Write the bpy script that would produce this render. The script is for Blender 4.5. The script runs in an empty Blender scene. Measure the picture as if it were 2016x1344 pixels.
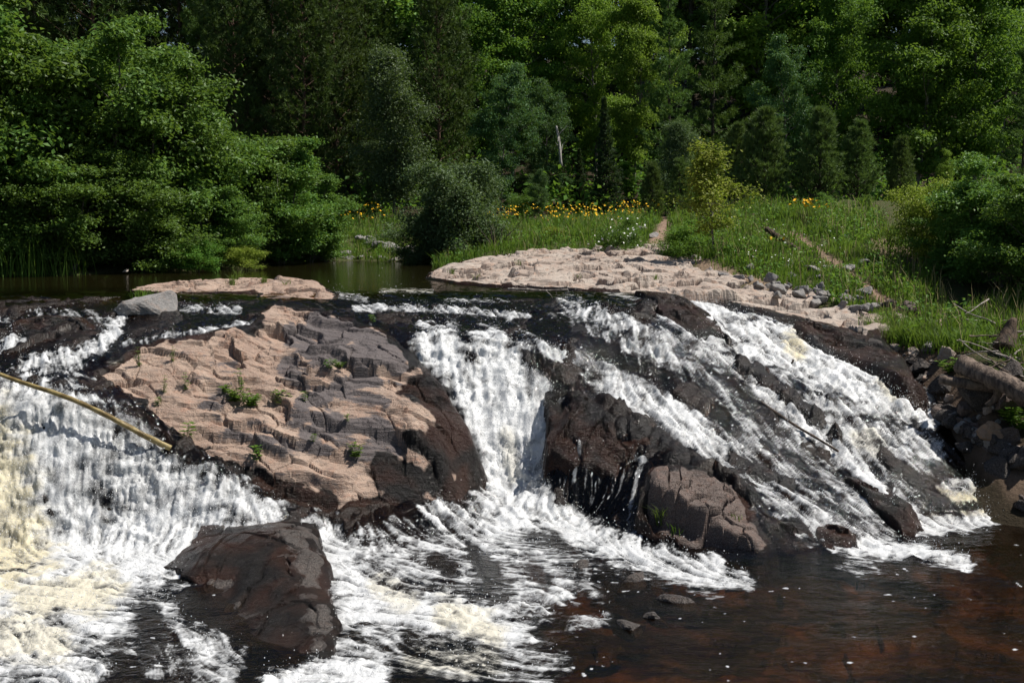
import bpy, math, random
import numpy as np
from mathutils import Vector

SC = bpy.context.scene
COL = SC.collection
R = math.radians

# ------------------------------------------------------------------ camera, world, sun, exposure
CAMZ, FPX, UC, VC = 4.5, 2410.0, 1008.0, 672.0
PITCH = math.atan(242.0 / FPX)
CP, SP = math.cos(PITCH), math.sin(PITCH)
cam_d = bpy.data.cameras.new('camera')
cam = bpy.data.objects.new('camera', cam_d)
COL.objects.link(cam)
cam.location = (0, 0, CAMZ)
cam.rotation_euler = (math.pi / 2 - PITCH, 0, 0)
cam_d.sensor_width = 36.0
cam_d.lens = FPX / 2016.0 * 36.0
cam_d.clip_start = 0.1
cam_d.clip_end = 2000.0
SC.camera = cam

SUN_EL, SUN_AZ = R(58), R(86)          # azimuth clockwise from +Y (the view direction)
world = bpy.data.worlds.new('World')
SC.world = world
world.use_nodes = True
_nt = world.node_tree
_bg = _nt.nodes['Background']
_sky = _nt.nodes.new('ShaderNodeTexSky')
_sky.sky_type = 'NISHITA'
_sky.sun_disc = False
_sky.sun_elevation = SUN_EL
_sky.sun_rotation = SUN_AZ
_nt.links.new(_sky.outputs[0], _bg.inputs[0])
_bg.inputs[1].default_value = 0.055
sun_d = bpy.data.lights.new('sun', 'SUN')
sun_d.energy = 5.0
sun_d.angle = R(0.55)
sun_d.color = (1.0, 0.95, 0.87)
sun = bpy.data.objects.new('sun', sun_d)
COL.objects.link(sun)
_sd = Vector((math.sin(SUN_AZ) * math.cos(SUN_EL), math.cos(SUN_AZ) * math.cos(SUN_EL), math.sin(SUN_EL)))
sun.rotation_euler = _sd.to_track_quat('Z', 'Y').to_euler()
sun.location = _sd * 60
SC.view_settings.view_transform = 'Standard'
SC.view_settings.look = 'None'
SC.view_settings.exposure = 0.42
SC.view_settings.gamma = 1.0
SC.cycles.max_bounces = 7
SC.cycles.transparent_max_bounces = 10
SC.cycles.transmission_bounces = 3
SC.cycles.glossy_bounces = 3
SC.cycles.caustics_reflective = False
SC.cycles.caustics_refractive = False

# ------------------------------------------------------------------ helpers
def ray(u, v, d):
    a = (u - UC) / FPX
    b = (VC - v) / FPX
    t = d / (CP + b * SP)
    return np.array((a * t, d, CAMZ + t * (-SP + b * CP)))

def pts(l):
    return np.array([ray(*p) for p in l])

def proj(x, y, z):
    zr = z - CAMZ
    zc = y * CP - zr * SP
    yc = y * SP + zr * CP
    return UC + FPX * x / zc, VC - FPX * yc / zc

class RBF:
    def __init__(s, P, smooth=0.0):
        P = np.asarray(P, float)
        s.c = P[:, :2]
        n = len(P)
        r = np.sqrt(((s.c[:, None] - s.c[None]) ** 2).sum(-1) + 1e-4)
        A = np.zeros((n + 3, n + 3))
        A[:n, :n] = r - np.eye(n) * smooth
        A[:n, n] = 1
        A[:n, n + 1:n + 3] = s.c
        A[n:, :n] = A[:n, n:].T
        b = np.zeros(n + 3)
        b[:n] = P[:, 2]
        s.w = np.linalg.lstsq(A, b, rcond=None)[0]

    def __call__(s, x, y):
        o = s.w[-3] + s.w[-2] * x + s.w[-1] * y
        for (cx, cy), w in zip(s.c, s.w):
            o = o + w * np.sqrt((x - cx) ** 2 + (y - cy) ** 2 + 1e-4)
        return o

_rp = np.random.RandomState(7)
_perm = np.concatenate([_rp.permutation(1024)] * 3)
_ang = _rp.rand(1024) * 2 * np.pi
_GX, _GY = np.cos(_ang), np.sin(_ang)

def pn(x, y, seed=0):
    """2D gradient noise, about -1..1"""
    x = np.asarray(x, float) + seed * 17.31
    y = np.asarray(y, float) + seed * 9.17
    xi = np.floor(x).astype(np.int64)
    yi = np.floor(y).astype(np.int64)
    fx, fy = x - xi, y - yi
    u = fx * fx * fx * (fx * (fx * 6 - 15) + 10)
    v = fy * fy * fy * (fy * (fy * 6 - 15) + 10)
    def g(ix, iy, dx, dy):
        h = _perm[_perm[ix & 1023] + (iy & 1023)]
        return _GX[h] * dx + _GY[h] * dy
    n00 = g(xi, yi, fx, fy)
    n10 = g(xi + 1, yi, fx - 1, fy)
    n01 = g(xi, yi + 1, fx, fy - 1)
    n11 = g(xi + 1, yi + 1, fx - 1, fy - 1)
    return 1.5 * (n00 * (1 - u) * (1 - v) + n10 * u * (1 - v) + n01 * (1 - u) * v + n11 * u * v)

def fbm(x, y, seed=0, oct=4, gain=0.5):
    o, a, f = 0, 1.0, 1.0
    for k in range(oct):
        o = o + a * pn(x * f, y * f, seed + k * 3)
        a *= gain
        f *= 2.03
    return o

def vor(x, y, seed=0):
    """jittered-cell Voronoi: cell hash (0..1), second hash, edge distance, offset to the cell's seed"""
    xi = np.floor(x).astype(np.int64)
    yi = np.floor(y).astype(np.int64)
    b1 = np.full(x.shape, 9.0)
    b2 = np.full(x.shape, 9.0)
    bh = np.zeros(x.shape, np.int64)
    bx = np.zeros(x.shape)
    by = np.zeros(x.shape)
    for dx in (-1, 0, 1):
        for dy in (-1, 0, 1):
            h = _perm[_perm[(xi + dx + seed * 37) & 1023] + ((yi + dy) & 1023)]
            px = xi + dx + 0.1 + 0.8 * (h * 0.6180339 % 1)
            py = yi + dy + 0.1 + 0.8 * (h * 0.7548776 % 1)
            d = (px - x) ** 2 + (py - y) ** 2
            c = d < b1
            b2 = np.where(c, b1, np.minimum(b2, d))
            b1 = np.where(c, d, b1)
            bh = np.where(c, h, bh)
            bx = np.where(c, x - px, bx)
            by = np.where(c, y - py, by)
    return bh * 0.3819 % 1, bh * 0.5698 % 1, np.sqrt(b2) - np.sqrt(b1), bx, by

def sstep(x, a, b):
    t = np.clip((x - a) / (b - a), 0, 1)
    return t * t * (3 - 2 * t)

def strokes(u, v, L, wob=None):
    """max over soft strokes ([(u,v)..], radius, value)"""
    o = np.zeros(u.shape)
    for line, rad, val in L:
        xs = [p[0] for p in line]
        ys = [p[1] for p in line]
        m = (u > min(xs) - rad * 1.5) & (u < max(xs) + rad * 1.5) & (v > min(ys) - rad * 1.5) & (v < max(ys) + rad * 1.5)
        uu, vv = u[m], v[m]
        if not len(uu):
            continue
        best = np.full(uu.shape, 1e9)
        for (x0, y0), (x1, y1) in zip(line[:-1], line[1:]):
            ex, ey = x1 - x0, y1 - y0
            t = np.clip(((uu - x0) * ex + (vv - y0) * ey) / (ex * ex + ey * ey + 1e-9), 0, 1)
            best = np.minimum(best, (uu - x0 - t * ex) ** 2 + (vv - y0 - t * ey) ** 2)
        q = np.sqrt(best) / rad
        if wob is not None:
            q = q + wob[m] * 0.45
        o[m] = np.maximum(o[m], val * (1 - sstep(q, 0.35, 1.25)))
    return o

def inpoly(x, y, poly):
    c = np.zeros(np.shape(x), bool)
    n = len(poly)
    j = n - 1
    for i in range(n):
        xi, yi = poly[i]
        xj, yj = poly[j]
        k = ((yi > y) != (yj > y)) & (x < (xj - xi) * (y - yi) / (yj - yi + 1e-12) + xi)
        c ^= k
        j = i
    return c

def polydist(x, y, poly):
    best = np.full(np.shape(x), 1e9)
    n = len(poly)
    for i in range(n):
        x0, y0 = poly[i]
        x1, y1 = poly[(i + 1) % n]
        ex, ey = x1 - x0, y1 - y0
        t = np.clip(((x - x0) * ex + (y - y0) * ey) / (ex * ex + ey * ey + 1e-9), 0, 1)
        best = np.minimum(best, (x - x0 - t * ex) ** 2 + (y - y0 - t * ey) ** 2)
    return np.sqrt(best)

def mesh_np(name, V, F, attrs=None, smooth=True, mats=(), matidx=None):
    """V (n,3); F list of face arrays [(k,3) and/or (k,4)]"""
    me = bpy.data.meshes.new(name)
    V = np.ascontiguousarray(V, np.float32)
    if isinstance(F, np.ndarray):
        F = [F]
    F = [f for f in F if len(f)]
    me.vertices.add(len(V))
    me.vertices.foreach_set('co', V.ravel())
    nl = sum(f.size for f in F)
    npoly = sum(len(f) for f in F)
    me.loops.add(nl)
    me.polygons.add(npoly)
    me.loops.foreach_set('vertex_index', np.concatenate([f.ravel() for f in F]).astype(np.int32))
    tot = np.concatenate([np.full(len(f), f.shape[1]) for f in F])
    st = np.concatenate([[0], np.cumsum(tot)[:-1]])
    me.polygons.foreach_set('loop_start', st.astype(np.int32))
    me.polygons.foreach_set('loop_total', tot.astype(np.int32))
    if matidx is not None:
        me.polygons.foreach_set('material_index', np.asarray(matidx, np.int32))
    for k, a in (attrs or {}).items():
        at = me.attributes.new(k, 'FLOAT', 'POINT')
        at.data.foreach_set('value', np.ascontiguousarray(a, np.float32).ravel())
    me.update(calc_edges=True)
    me.polygons.foreach_set('use_smooth', np.full(npoly, smooth))
    for m in mats:
        me.materials.append(m)
    me.validate()
    return me

def link(name, me, parent=None, loc=None):
    o = bpy.data.objects.new(name, me)
    COL.objects.link(o)
    if parent is not None:
        o.parent = parent
    if loc is not None:
        o.location = loc
    return o

def tag(o, label=None, cat=None, group=None, kind=None):
    if label: o['label'] = label
    if cat: o['category'] = cat
    if group: o['group'] = group
    if kind: o['kind'] = kind
    return o

def empty(name, loc=(0, 0, 0), rz=0, s=1):
    o = bpy.data.objects.new(name, None)
    COL.objects.link(o)
    o.location = loc
    o.rotation_euler = (0, 0, rz)
    o.scale = (s, s, s) if not hasattr(s, '__len__') else s
    o.empty_display_size = 0.2
    return o

def copy_tree(o, parent=None):
    c = o.copy()
    COL.objects.link(c)
    if parent is not None:
        c.parent = parent
    for ch in list(o.children):
        copy_tree(ch, c)
    return c

def grid_faces(nr, nc, keep=None):
    i = np.arange(nr * nc).reshape(nr, nc)
    f = np.stack([i[:-1, :-1], i[:-1, 1:], i[1:, 1:], i[1:, :-1]], -1).reshape(-1, 4)
    if keep is not None:
        k = keep.reshape(nr, nc)
        kk = (k[:-1, :-1] & k[:-1, 1:] & k[1:, 1:] & k[1:, :-1]).reshape(-1)
        f = f[kk]
    return f

def compact(V, F, attrs):
    used = np.unique(F)
    mp = np.zeros(len(V), np.int64)
    mp[used] = np.arange(len(used))
    return V[used], mp[F], {k: np.asarray(a).ravel()[used] for k, a in attrs.items()}

# ------------------------------------------------------------------ materials
class NB:
    def __init__(s, name):
        s.m = bpy.data.materials.new(name)
        s.m.use_nodes = True
        s.t = s.m.node_tree
        s.t.nodes.clear()
        s.out = s.n('ShaderNodeOutputMaterial')
        s.geo = None
    def n(s, typ, **kw):
        nd = s.t.nodes.new(typ)
        for k, v in kw.items():
            setattr(nd, k, v)
        return nd
    def set(s, sock, v):
        if hasattr(v, 'is_linked') or isinstance(v, bpy.types.NodeSocket):
            s.t.links.new(v, sock)
        else:
            if hasattr(sock.default_value, '__len__') and not hasattr(v, '__len__'):
                v = (v, v, v)
            if hasattr(sock.default_value, '__len__') and len(sock.default_value) == 4 and len(v) == 3:
                v = (*v, 1)
            sock.default_value = v
    def pos(s):
        if not s.geo:
            s.geo = s.n('ShaderNodeNewGeometry')
        return s.geo.outputs['Position']
    def attr(s, name):
        return s.n('ShaderNodeAttribute', attribute_name=name).outputs['Fac']
    def noise(s, vec, scale, detail=4, rough=0.55, dist=0.0):
        nd = s.n('ShaderNodeTexNoise')
        s.set(nd.inputs['Vector'], vec)
        nd.inputs['Scale'].default_value = scale
        nd.inputs['Detail'].default_value = detail
        nd.inputs['Roughness'].default_value = rough
        nd.inputs['Distortion'].default_value = dist
        return nd.outputs['Fac']
    def math(s, op, a, b=0.0, clamp=False):
        nd = s.n('ShaderNodeMath', operation=op, use_clamp=clamp)
        s.set(nd.inputs[0], a)
        s.set(nd.inputs[1], b)
        return nd.outputs[0]
    def mr(s, v, a, b, c=0.0, d=1.0, smooth=True):
        nd = s.n('ShaderNodeMapRange')
        if smooth:
            nd.interpolation_type = 'SMOOTHSTEP'
        s.set(nd.inputs['Value'], v)
        for k, x in zip(('From Min', 'From Max', 'To Min', 'To Max'), (a, b, c, d)):
            s.set(nd.inputs[k], x)
        return nd.outputs['Result']
    def mix(s, f, a, b, blend='MIX'):
        nd = s.n('ShaderNodeMix', data_type='RGBA', blend_type=blend)
        s.set(nd.inputs[0], f)
        s.set(nd.inputs[6], a)
        s.set(nd.inputs[7], b)
        return nd.outputs[2]
    def mixs(s, f, a, b):
        nd = s.n('ShaderNodeMixShader')
        s.set(nd.inputs[0], f)
        s.t.links.new(a, nd.inputs[1])
        s.t.links.new(b, nd.inputs[2])
        return nd.outputs[0]
    def bump(s, h, dist, strength=1.0):
        nd = s.n('ShaderNodeBump')
        s.set(nd.inputs['Height'], h)
        nd.inputs['Distance'].default_value = dist
        nd.inputs['Strength'].default_value = strength
        return nd.outputs[0]
    def scalev(s, vec, sc, rot=(0, 0, 0)):
        nd = s.n('ShaderNodeMapping')
        s.set(nd.inputs[0], vec)
        nd.inputs['Scale'].default_value = sc
        nd.inputs['Rotation'].default_value = rot
        return nd.outputs[0]
    def pbr(s, col, rough=0.6, spec=0.5, normal=None):
        nd = s.n('ShaderNodeBsdfPrincipled')
        s.set(nd.inputs['Base Color'], col)
        s.set(nd.inputs['Roughness'], rough)
        s.set(nd.inputs['Specular IOR Level'], spec)
        if normal is not None:
            s.t.links.new(normal, nd.inputs['Normal'])
        return nd.outputs[0]
    def done(s, sh):
        s.t.links.new(sh, s.out.inputs[0])
        return s.m

def rock_material(name, light, mid, dark, rust, scale=1.0, drymin=0.0):
    b = NB(name)
    P = b.pos()
    big = b.noise(P, 1.1 * scale, 5, 0.6, 0.6)
    med = b.noise(P, 5.5 * scale, 6, 0.65, 0.3)
    st = b.noise(b.scalev(P, (1.2, 6, 12), (0.25, 0.15, 0.5)), 2.0 * scale, 5, 0.65, 0.4)
    fine = b.noise(P, 60 * scale, 4, 0.7)
    grit = b.noise(P, 170 * scale, 2, 0.6)
    c = b.mix(b.mr(big, 0.36, 0.64), mid, light)
    c = b.mix(b.mr(med, 0.5, 0.72, 0, 0.75), c, rust)
    c = b.mix(b.mr(st, 0.52, 0.68, 0, 0.55), c, dark)
    c = b.mix(b.mr(fine, 0.35, 0.75, 0.0, 0.5), c, b.mix(0.5, light, (0.55, 0.5, 0.46)))
    c = b.mix(b.mr(grit, 0.5, 0.72, 0, 0.55), c, dark)
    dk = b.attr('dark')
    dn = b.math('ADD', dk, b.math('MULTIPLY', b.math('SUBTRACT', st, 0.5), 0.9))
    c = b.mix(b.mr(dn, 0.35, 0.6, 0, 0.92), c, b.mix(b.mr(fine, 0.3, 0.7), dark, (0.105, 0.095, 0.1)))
    wet = b.attr('wet')
    wn = b.math('ADD', wet, b.math('MULTIPLY', b.math('SUBTRACT', med, 0.5), 0.7))
    wf = b.mr(wn, 0.35, 0.65)
    rw = b.mix(b.mr(big, 0.4, 0.62), (0.0075, 0.0065, 0.006), (0.026, 0.0115, 0.007))
    c = b.mix(wf, c, rw)
    rough = b.mr(wf, 0, 1, 0.82, 0.16, False)
    ve = b.n('ShaderNodeTexVoronoi', feature='DISTANCE_TO_EDGE')
    dv = b.n('ShaderNodeVectorMath', operation='ADD')
    nn = b.n('ShaderNodeTexNoise')
    b.set(nn.inputs['Vector'], P)
    nn.inputs['Scale'].default_value = 3.0
    nn.inputs['Detail'].default_value = 4
    sc2 = b.n('ShaderNodeVectorMath', operation='SCALE')
    b.t.links.new(nn.outputs['Color'], sc2.inputs[0])
    sc2.inputs['Scale'].default_value = 0.35
    b.t.links.new(P, dv.inputs[0])
    b.t.links.new(sc2.outputs[0], dv.inputs[1])
    b.t.links.new(b.scalev(dv.outputs[0], (1, 2.2, 2.5), (0.2, 0.1, 0.45)), ve.inputs['Vector'])
    ve.inputs['Scale'].default_value = 3.2 * scale
    crack = b.mr(ve.outputs['Distance'], 0.0, 0.045)
    h = b.math('ADD', b.math('MULTIPLY', crack, 0.12), b.math('ADD', b.math('MULTIPLY', med, 0.6), b.math('ADD', b.math('MULTIPLY', fine, 0.26), b.math('MULTIPLY', st, 0.7))))
    return b.done(b.pbr(c, rough, b.mr(wf, 0, 1, 0.35, 0.2, False), b.bump(h, 0.05 / scale ** 0.5, 1.0)))

M_PINK = rock_material('pink granite', (0.37, 0.265, 0.20), (0.27, 0.178, 0.13), (0.075, 0.065, 0.066), (0.33, 0.165, 0.10))
M_SHELF = rock_material('pale pink granite', (0.39, 0.33, 0.28), (0.31, 0.235, 0.19), (0.10, 0.088, 0.085), (0.42, 0.235, 0.15), 0.8)
M_WET = rock_material('wet dark rock', (0.022, 0.0145, 0.012), (0.014, 0.0105, 0.0095), (0.007, 0.0065, 0.0065), (0.040, 0.017, 0.009))
M_BROWN = rock_material('brown granite', (0.088, 0.056, 0.045), (0.055, 0.036, 0.031), (0.03, 0.025, 0.024), (0.13, 0.062, 0.04))
M_GREY = rock_material('grey rock', (0.27, 0.26, 0.25), (0.17, 0.165, 0.165), (0.07, 0.07, 0.072), (0.27, 0.20, 0.16), 1.6)
M_TAN = rock_material('tan rock', (0.34, 0.22, 0.13), (0.25, 0.14, 0.075), (0.08, 0.06, 0.05), (0.30, 0.13, 0.04), 1.8)

def bed_material():
    b = NB('stream bed')
    P = b.pos()
    big = b.noise(P, 0.9, 5, 0.6, 0.5)
    med = b.noise(P, 6, 6, 0.65, 0.3)
    c = b.mix(b.mr(big, 0.4, 0.62), (0.007, 0.006, 0.006), (0.018, 0.012, 0.009))
    c = b.mix(b.mr(med, 0.52, 0.72, 0, 0.8), c, (0.032, 0.016, 0.011))
    deep = b.attr('amber')
    c = b.mix(b.math('MULTIPLY', deep, b.mr(big, 0.42, 0.72, 0.05, 0.75)), c, (0.32, 0.17, 0.07))
    h = b.math('ADD', med, b.math('MULTIPLY', b.noise(P, 30, 4, 0.65), 0.4))
    return b.done(b.pbr(c, 0.25, 0.2, b.bump(h, 0.05)))

def water_material():
    b = NB('river water')
    P = b.pos()
    foam, tan, dep = b.attr('foam'), b.attr('tan'), b.attr('depth')
    n1 = b.noise(P, 7, 5, 0.65, 0.8)
    n2 = b.noise(P, 28, 4, 0.7, 0.5)
    n3 = b.noise(P, 85, 2, 0.6)
    n4 = b.noise(P, 150, 1, 0.5)
    calm = b.attr('calm')
    f = b.math('ADD', foam, b.math('MULTIPLY', b.math('SUBTRACT', n1, 0.5), 0.6))
    f = b.math('ADD', f, b.math('MULTIPLY', b.math('SUBTRACT', n2, 0.5), b.mr(calm, 0, 1, 0.6, 0.35, False)))
    f = b.math('ADD', f, b.math('MULTIPLY', b.math('SUBTRACT', n3, 0.5), b.mr(calm, 0, 1, 0.42, 0.2, False)))
    f = b.math('ADD', f, b.math('MULTIPLY', b.math('SUBTRACT', n4, 0.5), 0.4))
    mask = b.mr(f, 0.12, 1.12)
    gate = b.mr(foam, 0.03, 0.25)
    mask = b.math('MULTIPLY', mask, gate)
    hb = b.math('ADD', b.math('MULTIPLY', n1, 0.5), b.math('ADD', b.math('MULTIPLY', n2, 0.5), b.math('MULTIPLY', n3, 0.22)))
    nb_ = b.bump(hb, 0.035, 0.7)
    fcol = b.mix(tan, (0.60, 0.61, 0.62), (0.60, 0.52, 0.31))
    fcol = b.mix(b.mr(f, 0.55, 1.05), b.mix(0.35, fcol, (0.30, 0.31, 0.32)), fcol)
    fs = b.pbr(fcol, 0.35, 0.5, nb_)
    # clear tea-coloured water: Fresnel mirror over a tinted transparent body
    r1 = b.noise(b.scalev(P, (1, 1.6, 1)), 5, 4, 0.6, 0.4)
    r2 = b.noise(P, 22, 3, 0.6, 0.3)
    rough_w = b.attr('chop')
    hw = b.math('MULTIPLY', b.math('ADD', b.math('MULTIPLY', r1, 1.0), b.math('MULTIPLY', r2, 0.35)), rough_w)
    nw = b.bump(hw, 0.05, 1.0)
    fr = b.n('ShaderNodeFresnel')
    fr.inputs['IOR'].default_value = 1.33
    b.t.links.new(nw, fr.inputs['Normal'])
    tr = b.n('ShaderNodeBsdfTransparent')
    b.set(tr.inputs[0], b.mix(b.mr(dep, 0.0, 0.55), (0.46, 0.35, 0.25), (0.46, 0.33, 0.20)))
    body = b.n('ShaderNodeBsdfDiffuse')
    b.set(body.inputs[0], b.mix(tan, (0.012, 0.009, 0.005), (0.02, 0.018, 0.004)))
    under = b.mixs(b.mr(dep, 0.35, 1.0, 0.0, 0.85), tr.outputs[0], body.outputs[0])
    gl = b.n('ShaderNodeBsdfGlossy')
    gl.inputs['Roughness'].default_value = 0.06
    b.t.links.new(nw, gl.inputs['Normal'])
    ws = b.mixs(fr.outputs[0], under, gl.outputs[0])
    return b.done(b.mixs(mask, ws, fs))

def leaf_material(name, c1, c2, trans=0.35, rough=0.42, hue=0.12):
    b = NB(name)
    oi = b.n('ShaderNodeObjectInfo')
    t = b.attr('tint')
    c = b.mix(t, c1, c2)
    hs = b.n('ShaderNodeHueSaturation')
    b.set(hs.inputs['Color'], c)
    b.set(hs.inputs['Value'], b.mr(oi.outputs['Random'], 0, 1, 0.8, 1.2, False))
    b.set(hs.inputs['Hue'], b.mr(oi.outputs['Random'], 0, 1, 0.5 - hue * 0.1, 0.5 + hue * 0.1, False))
    c = hs.outputs[0]
    d = b.pbr(c, rough + 0.1, 0.22)
    tl = b.n('ShaderNodeBsdfTranslucent')
    b.set(tl.inputs[0], b.mix(0.5, c, (0.22, 0.34, 0.03), 'MIX'))
    return b.done(b.mixs(trans, d, tl.outputs[0]))

def bark_material(name, c1, c2):
    b = NB(name)
    P = b.pos()
    n = b.noise(b.scalev(P, (1, 1, 0.25)), 14, 5, 0.65)
    return b.done(b.pbr(b.mix(b.mr(n, 0.35, 0.65), c1, c2), 0.85, 0.2, b.bump(n, 0.04)))

def plain_material(name, c1, c2, scale=20, rough=0.6, bump=0.01):
    b = NB(name)
    n = b.noise(b.pos(), scale, 5, 0.6)
    return b.done(b.pbr(b.mix(b.mr(n, 0.35, 0.65), c1, c2), rough, 0.3, b.bump(n, bump)))

M_BED = bed_material()
M_WATER = water_material()
# ------------------------------------------------------------------ river surface (W): control points as (u, v, distance)
WC = [
 # pond and brink
 (-400,600,21.5),(-150,600,21.8),(0,600,22.0),(100,600,22.1),(200,600,22.4),(300,600,22.6),(420,590,23.2),(560,588,23.4),(660,588,23.6),
 (750,583,23.8),(850,580,24.1),(950,579,24.2),(1050,578,24.4),(1150,577,24.5),(1250,578,24.4),
 # left lip, pools and falls
 (100,645,20.9),(0,640,21.0),(-200,640,21),(0,690,19.6),(130,700,19.35),(60,740,18.6),(200,700,19.4),(250,670,20.2),(200,760,18.75),(-200,740,18.6),
 (380,645,20.7),(520,618,21.9),(450,610,22.2),(330,640,21.2),(600,595,23.2),
 (0,765,18.25),(80,772,18.1),(150,785,18.0),(-150,770,18.2),(230,805,18.1),(290,840,18.0),
 (0,1070,16.6),(100,1060,16.7),(200,1040,16.9),(300,1030,16.95),(-150,1070,16.6),(350,930,17.45),(420,950,17.3),(480,1000,16.9),(400,1020,16.95),(100,900,17.5),(0,900,17.45),
 # middle sheet and main falls
 (700,605,22.8),(850,605,23.0),(1000,605,23.0),(750,640,21.5),(850,640,21.8),(950,640,21.8),(1050,650,21.7),(1130,620,22.6),(820,660,20.9),(870,662,20.9),(940,668,20.95),(1010,675,20.9),(1070,690,20.7),
 (840,740,20.3),(900,760,20.1),(960,780,20.0),(1040,780,20.0),(1085,770,20.1),(930,860,19.4),(1000,860,19.5),(1060,860,19.5),(1000,945,19.15),(960,945,19.0),(1050,945,19.0),
 (1000,1000,18.0),(900,1060,16.9),(1100,1060,16.9),(1000,1080,16.6),(1200,1080,16.6),(750,1040,17.0),(640,1045,16.9),(900,1000,17.9),(1150,1010,18.0),
 # right ledge
 (1200,605,22.6),(1300,650,21.5),(1200,690,21.0),(1130,700,20.7),(1180,770,20.2),(1130,760,20.1),(1300,740,20.5),(1300,820,19.3),(1220,835,18.9),(1120,800,19.5),(1130,850,18.6),(1260,870,18.6),(1400,760,20.3),(1400,870,18.7),
 (1320,895,18.35),(1480,975,17.4),(1400,930,17.9),(1500,850,19.3),(1500,950,18.0),(1600,1000,17.3),(1650,930,18.6),(1700,1040,17.0),(1600,900,18.9),(1560,1040,16.85),(1740,990,17.7),
 (1380,640,22.2),(1300,600,23.4),(1400,600,23.5),(1500,645,22.7),(1560,690,22.0),(1620,700,21.9),(1600,745,20.95),(1500,700,21.6),(1450,690,21.7),(1700,715,22.0),(1700,750,20.9),(1750,745,21.1),(1650,735,21.2),
 (1550,780,20.3),(1640,790,20.1),(1780,805,20.3),(1700,805,20.2),(1600,830,19.8),(1750,830,20.0),(1840,815,20.3),(1850,880,19.5),(1700,860,19.5),(1780,900,19.0),(1850,950,18.6),(1900,960,18.4),
 # lower pool
 (650,1110,16.05),(800,1130,15.7),(950,1150,15.2),(1100,1140,15.45),(1250,1125,15.7),(1400,1120,15.75),(1550,1110,15.95),(1700,1085,16.5),(1800,1065,17.1),(1870,1030,17.8),(1950,1010,18.4),(2050,1010,18.5),(2300,1010,18.5),
 (0,1150,15.1),(200,1140,15.25),(-200,1150,15),(350,1150,15.1),(500,1150,15.1),(0,1340,11.9),(300,1340,11.9),(700,1340,11.9),(1100,1340,11.9),(1500,1340,11.9),(2000,1340,11.9),(1500,1200,14.1),(1900,1150,15.1),(1800,1250,13.2),(1000,1240,13.4),(700,1230,13.6),(1250,1220,13.7),(2000,1080,16.7),
]
WP = pts(WC)
_ex = []
for yy in (24.5, 26, 29, 34, 40, 46, 52):
    for aa in (-.62, -.45, -.3, -.15, 0, .1):
        _ex.append((aa * yy, yy, 3.0))
for xx in (-9, -6, -3, 0, 3, 6, 9):
    for yy in (8.5, 10.5):
        _ex.append((xx, yy, 0.0))
_ex += [(12, 13, 0), (11.5, 16, 0), (11.5, 19, 0.1), (10.5, 21, 1.2), (9.6, 23, 2.0), (8, 25.5, 2.7), (7, 30, 3), (12, 30, 3)]
WP = np.vstack([WP, np.array(_ex, float)])
WP[:, 2] = np.clip(WP[:, 2], 0.0, 3.0)
WF = RBF(WP, 0.02)

def Wsurf(x, y):
    w = WF(x, y)
    w = np.where(w > 2.96, 3.0 - 0.04 * np.exp(-(w - 2.96) / 0.04), w)
    return np.where(w < 0.05, 0.05 * np.exp((w - 0.05) / 0.05), w)

# fan-shaped grid: finer where it is nearer
NC = 860
A = np.linspace(-0.60, 0.60, NC)
_d = [9.0]
while _d[-1] < 25.5:
    _d.append(_d[-1] * 1.0017)
while _d[-1] < 50:
    _d.append(_d[-1] * 1.006)
D = np.array(_d)
NR = len(D)
X = A[None, :] * D[:, None]
Y = np.repeat(D[:, None], NC, 1)
W0 = Wsurf(X, Y)
U, V = proj(X, Y, W0)
dA = A[1] - A[0]

# flow field: downhill, with a downstream drift where it is level
gy = np.gradient(W0, axis=0) / np.gradient(Y, axis=0)
gx = np.gradient(W0, axis=1) / (dA * Y)
gy = gy - A[None, :] / Y * 0 - gx * A[None, :]          # d/dy at constant x
slope = np.sqrt(gx ** 2 + gy ** 2)
sw = fbm(X * 0.55, Y * 0.55, 5, 2)
swx, swy = np.cos(sw * 3.0), np.sin(sw * 3.0)
bx = 0.10 + 0.06 * swx
by = -0.12 + 0.10 * swy
fx = -gx * 1.4 + bx
fy = -gy * 1.4 + by
fl = np.sqrt(fx ** 2 + fy ** 2) + 1e-6
fx /= fl
fy /= fl
NRF = int(np.searchsorted(D, 25.6))
logstep = math.log(1.0017)

def lic(noise, n=16, h=0.9):
    """average the noise along the flow: streaks"""
    ny, nx = NRF, NC
    J0, I0 = np.meshgrid(np.arange(nx, dtype=np.float32), np.arange(ny, dtype=np.float32))
    Yf, Af = Y[:NRF], A[None, :]
    ws = 0.021 / np.sqrt(1 + 1.5 * slope[:NRF] ** 2)
    vi = (fy[:NRF] / Yf / logstep * ws).astype(np.float32)
    vj = ((fx[:NRF] - Af * fy[:NRF]) / Yf / dA * ws).astype(np.float32)
    acc = noise.copy()
    cnt = 1
    for sg in (1, -1):
        I, J = I0.copy(), J0.copy()
        for k in range(n):
            ii = np.clip(I, 0, ny - 1).astype(np.int32)
            jj = np.clip(J, 0, nx - 1).astype(np.int32)
            I += vi[ii, jj] * sg * h
            J += vj[ii, jj] * sg * h
            ii = np.clip(I, 0, ny - 1).astype(np.int32)
            jj = np.clip(J, 0, nx - 1).astype(np.int32)
            acc += noise[ii, jj]
            cnt += 1
    acc /= cnt
    acc -= acc.mean()
    return acc / (acc.std() + 1e-9)

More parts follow.
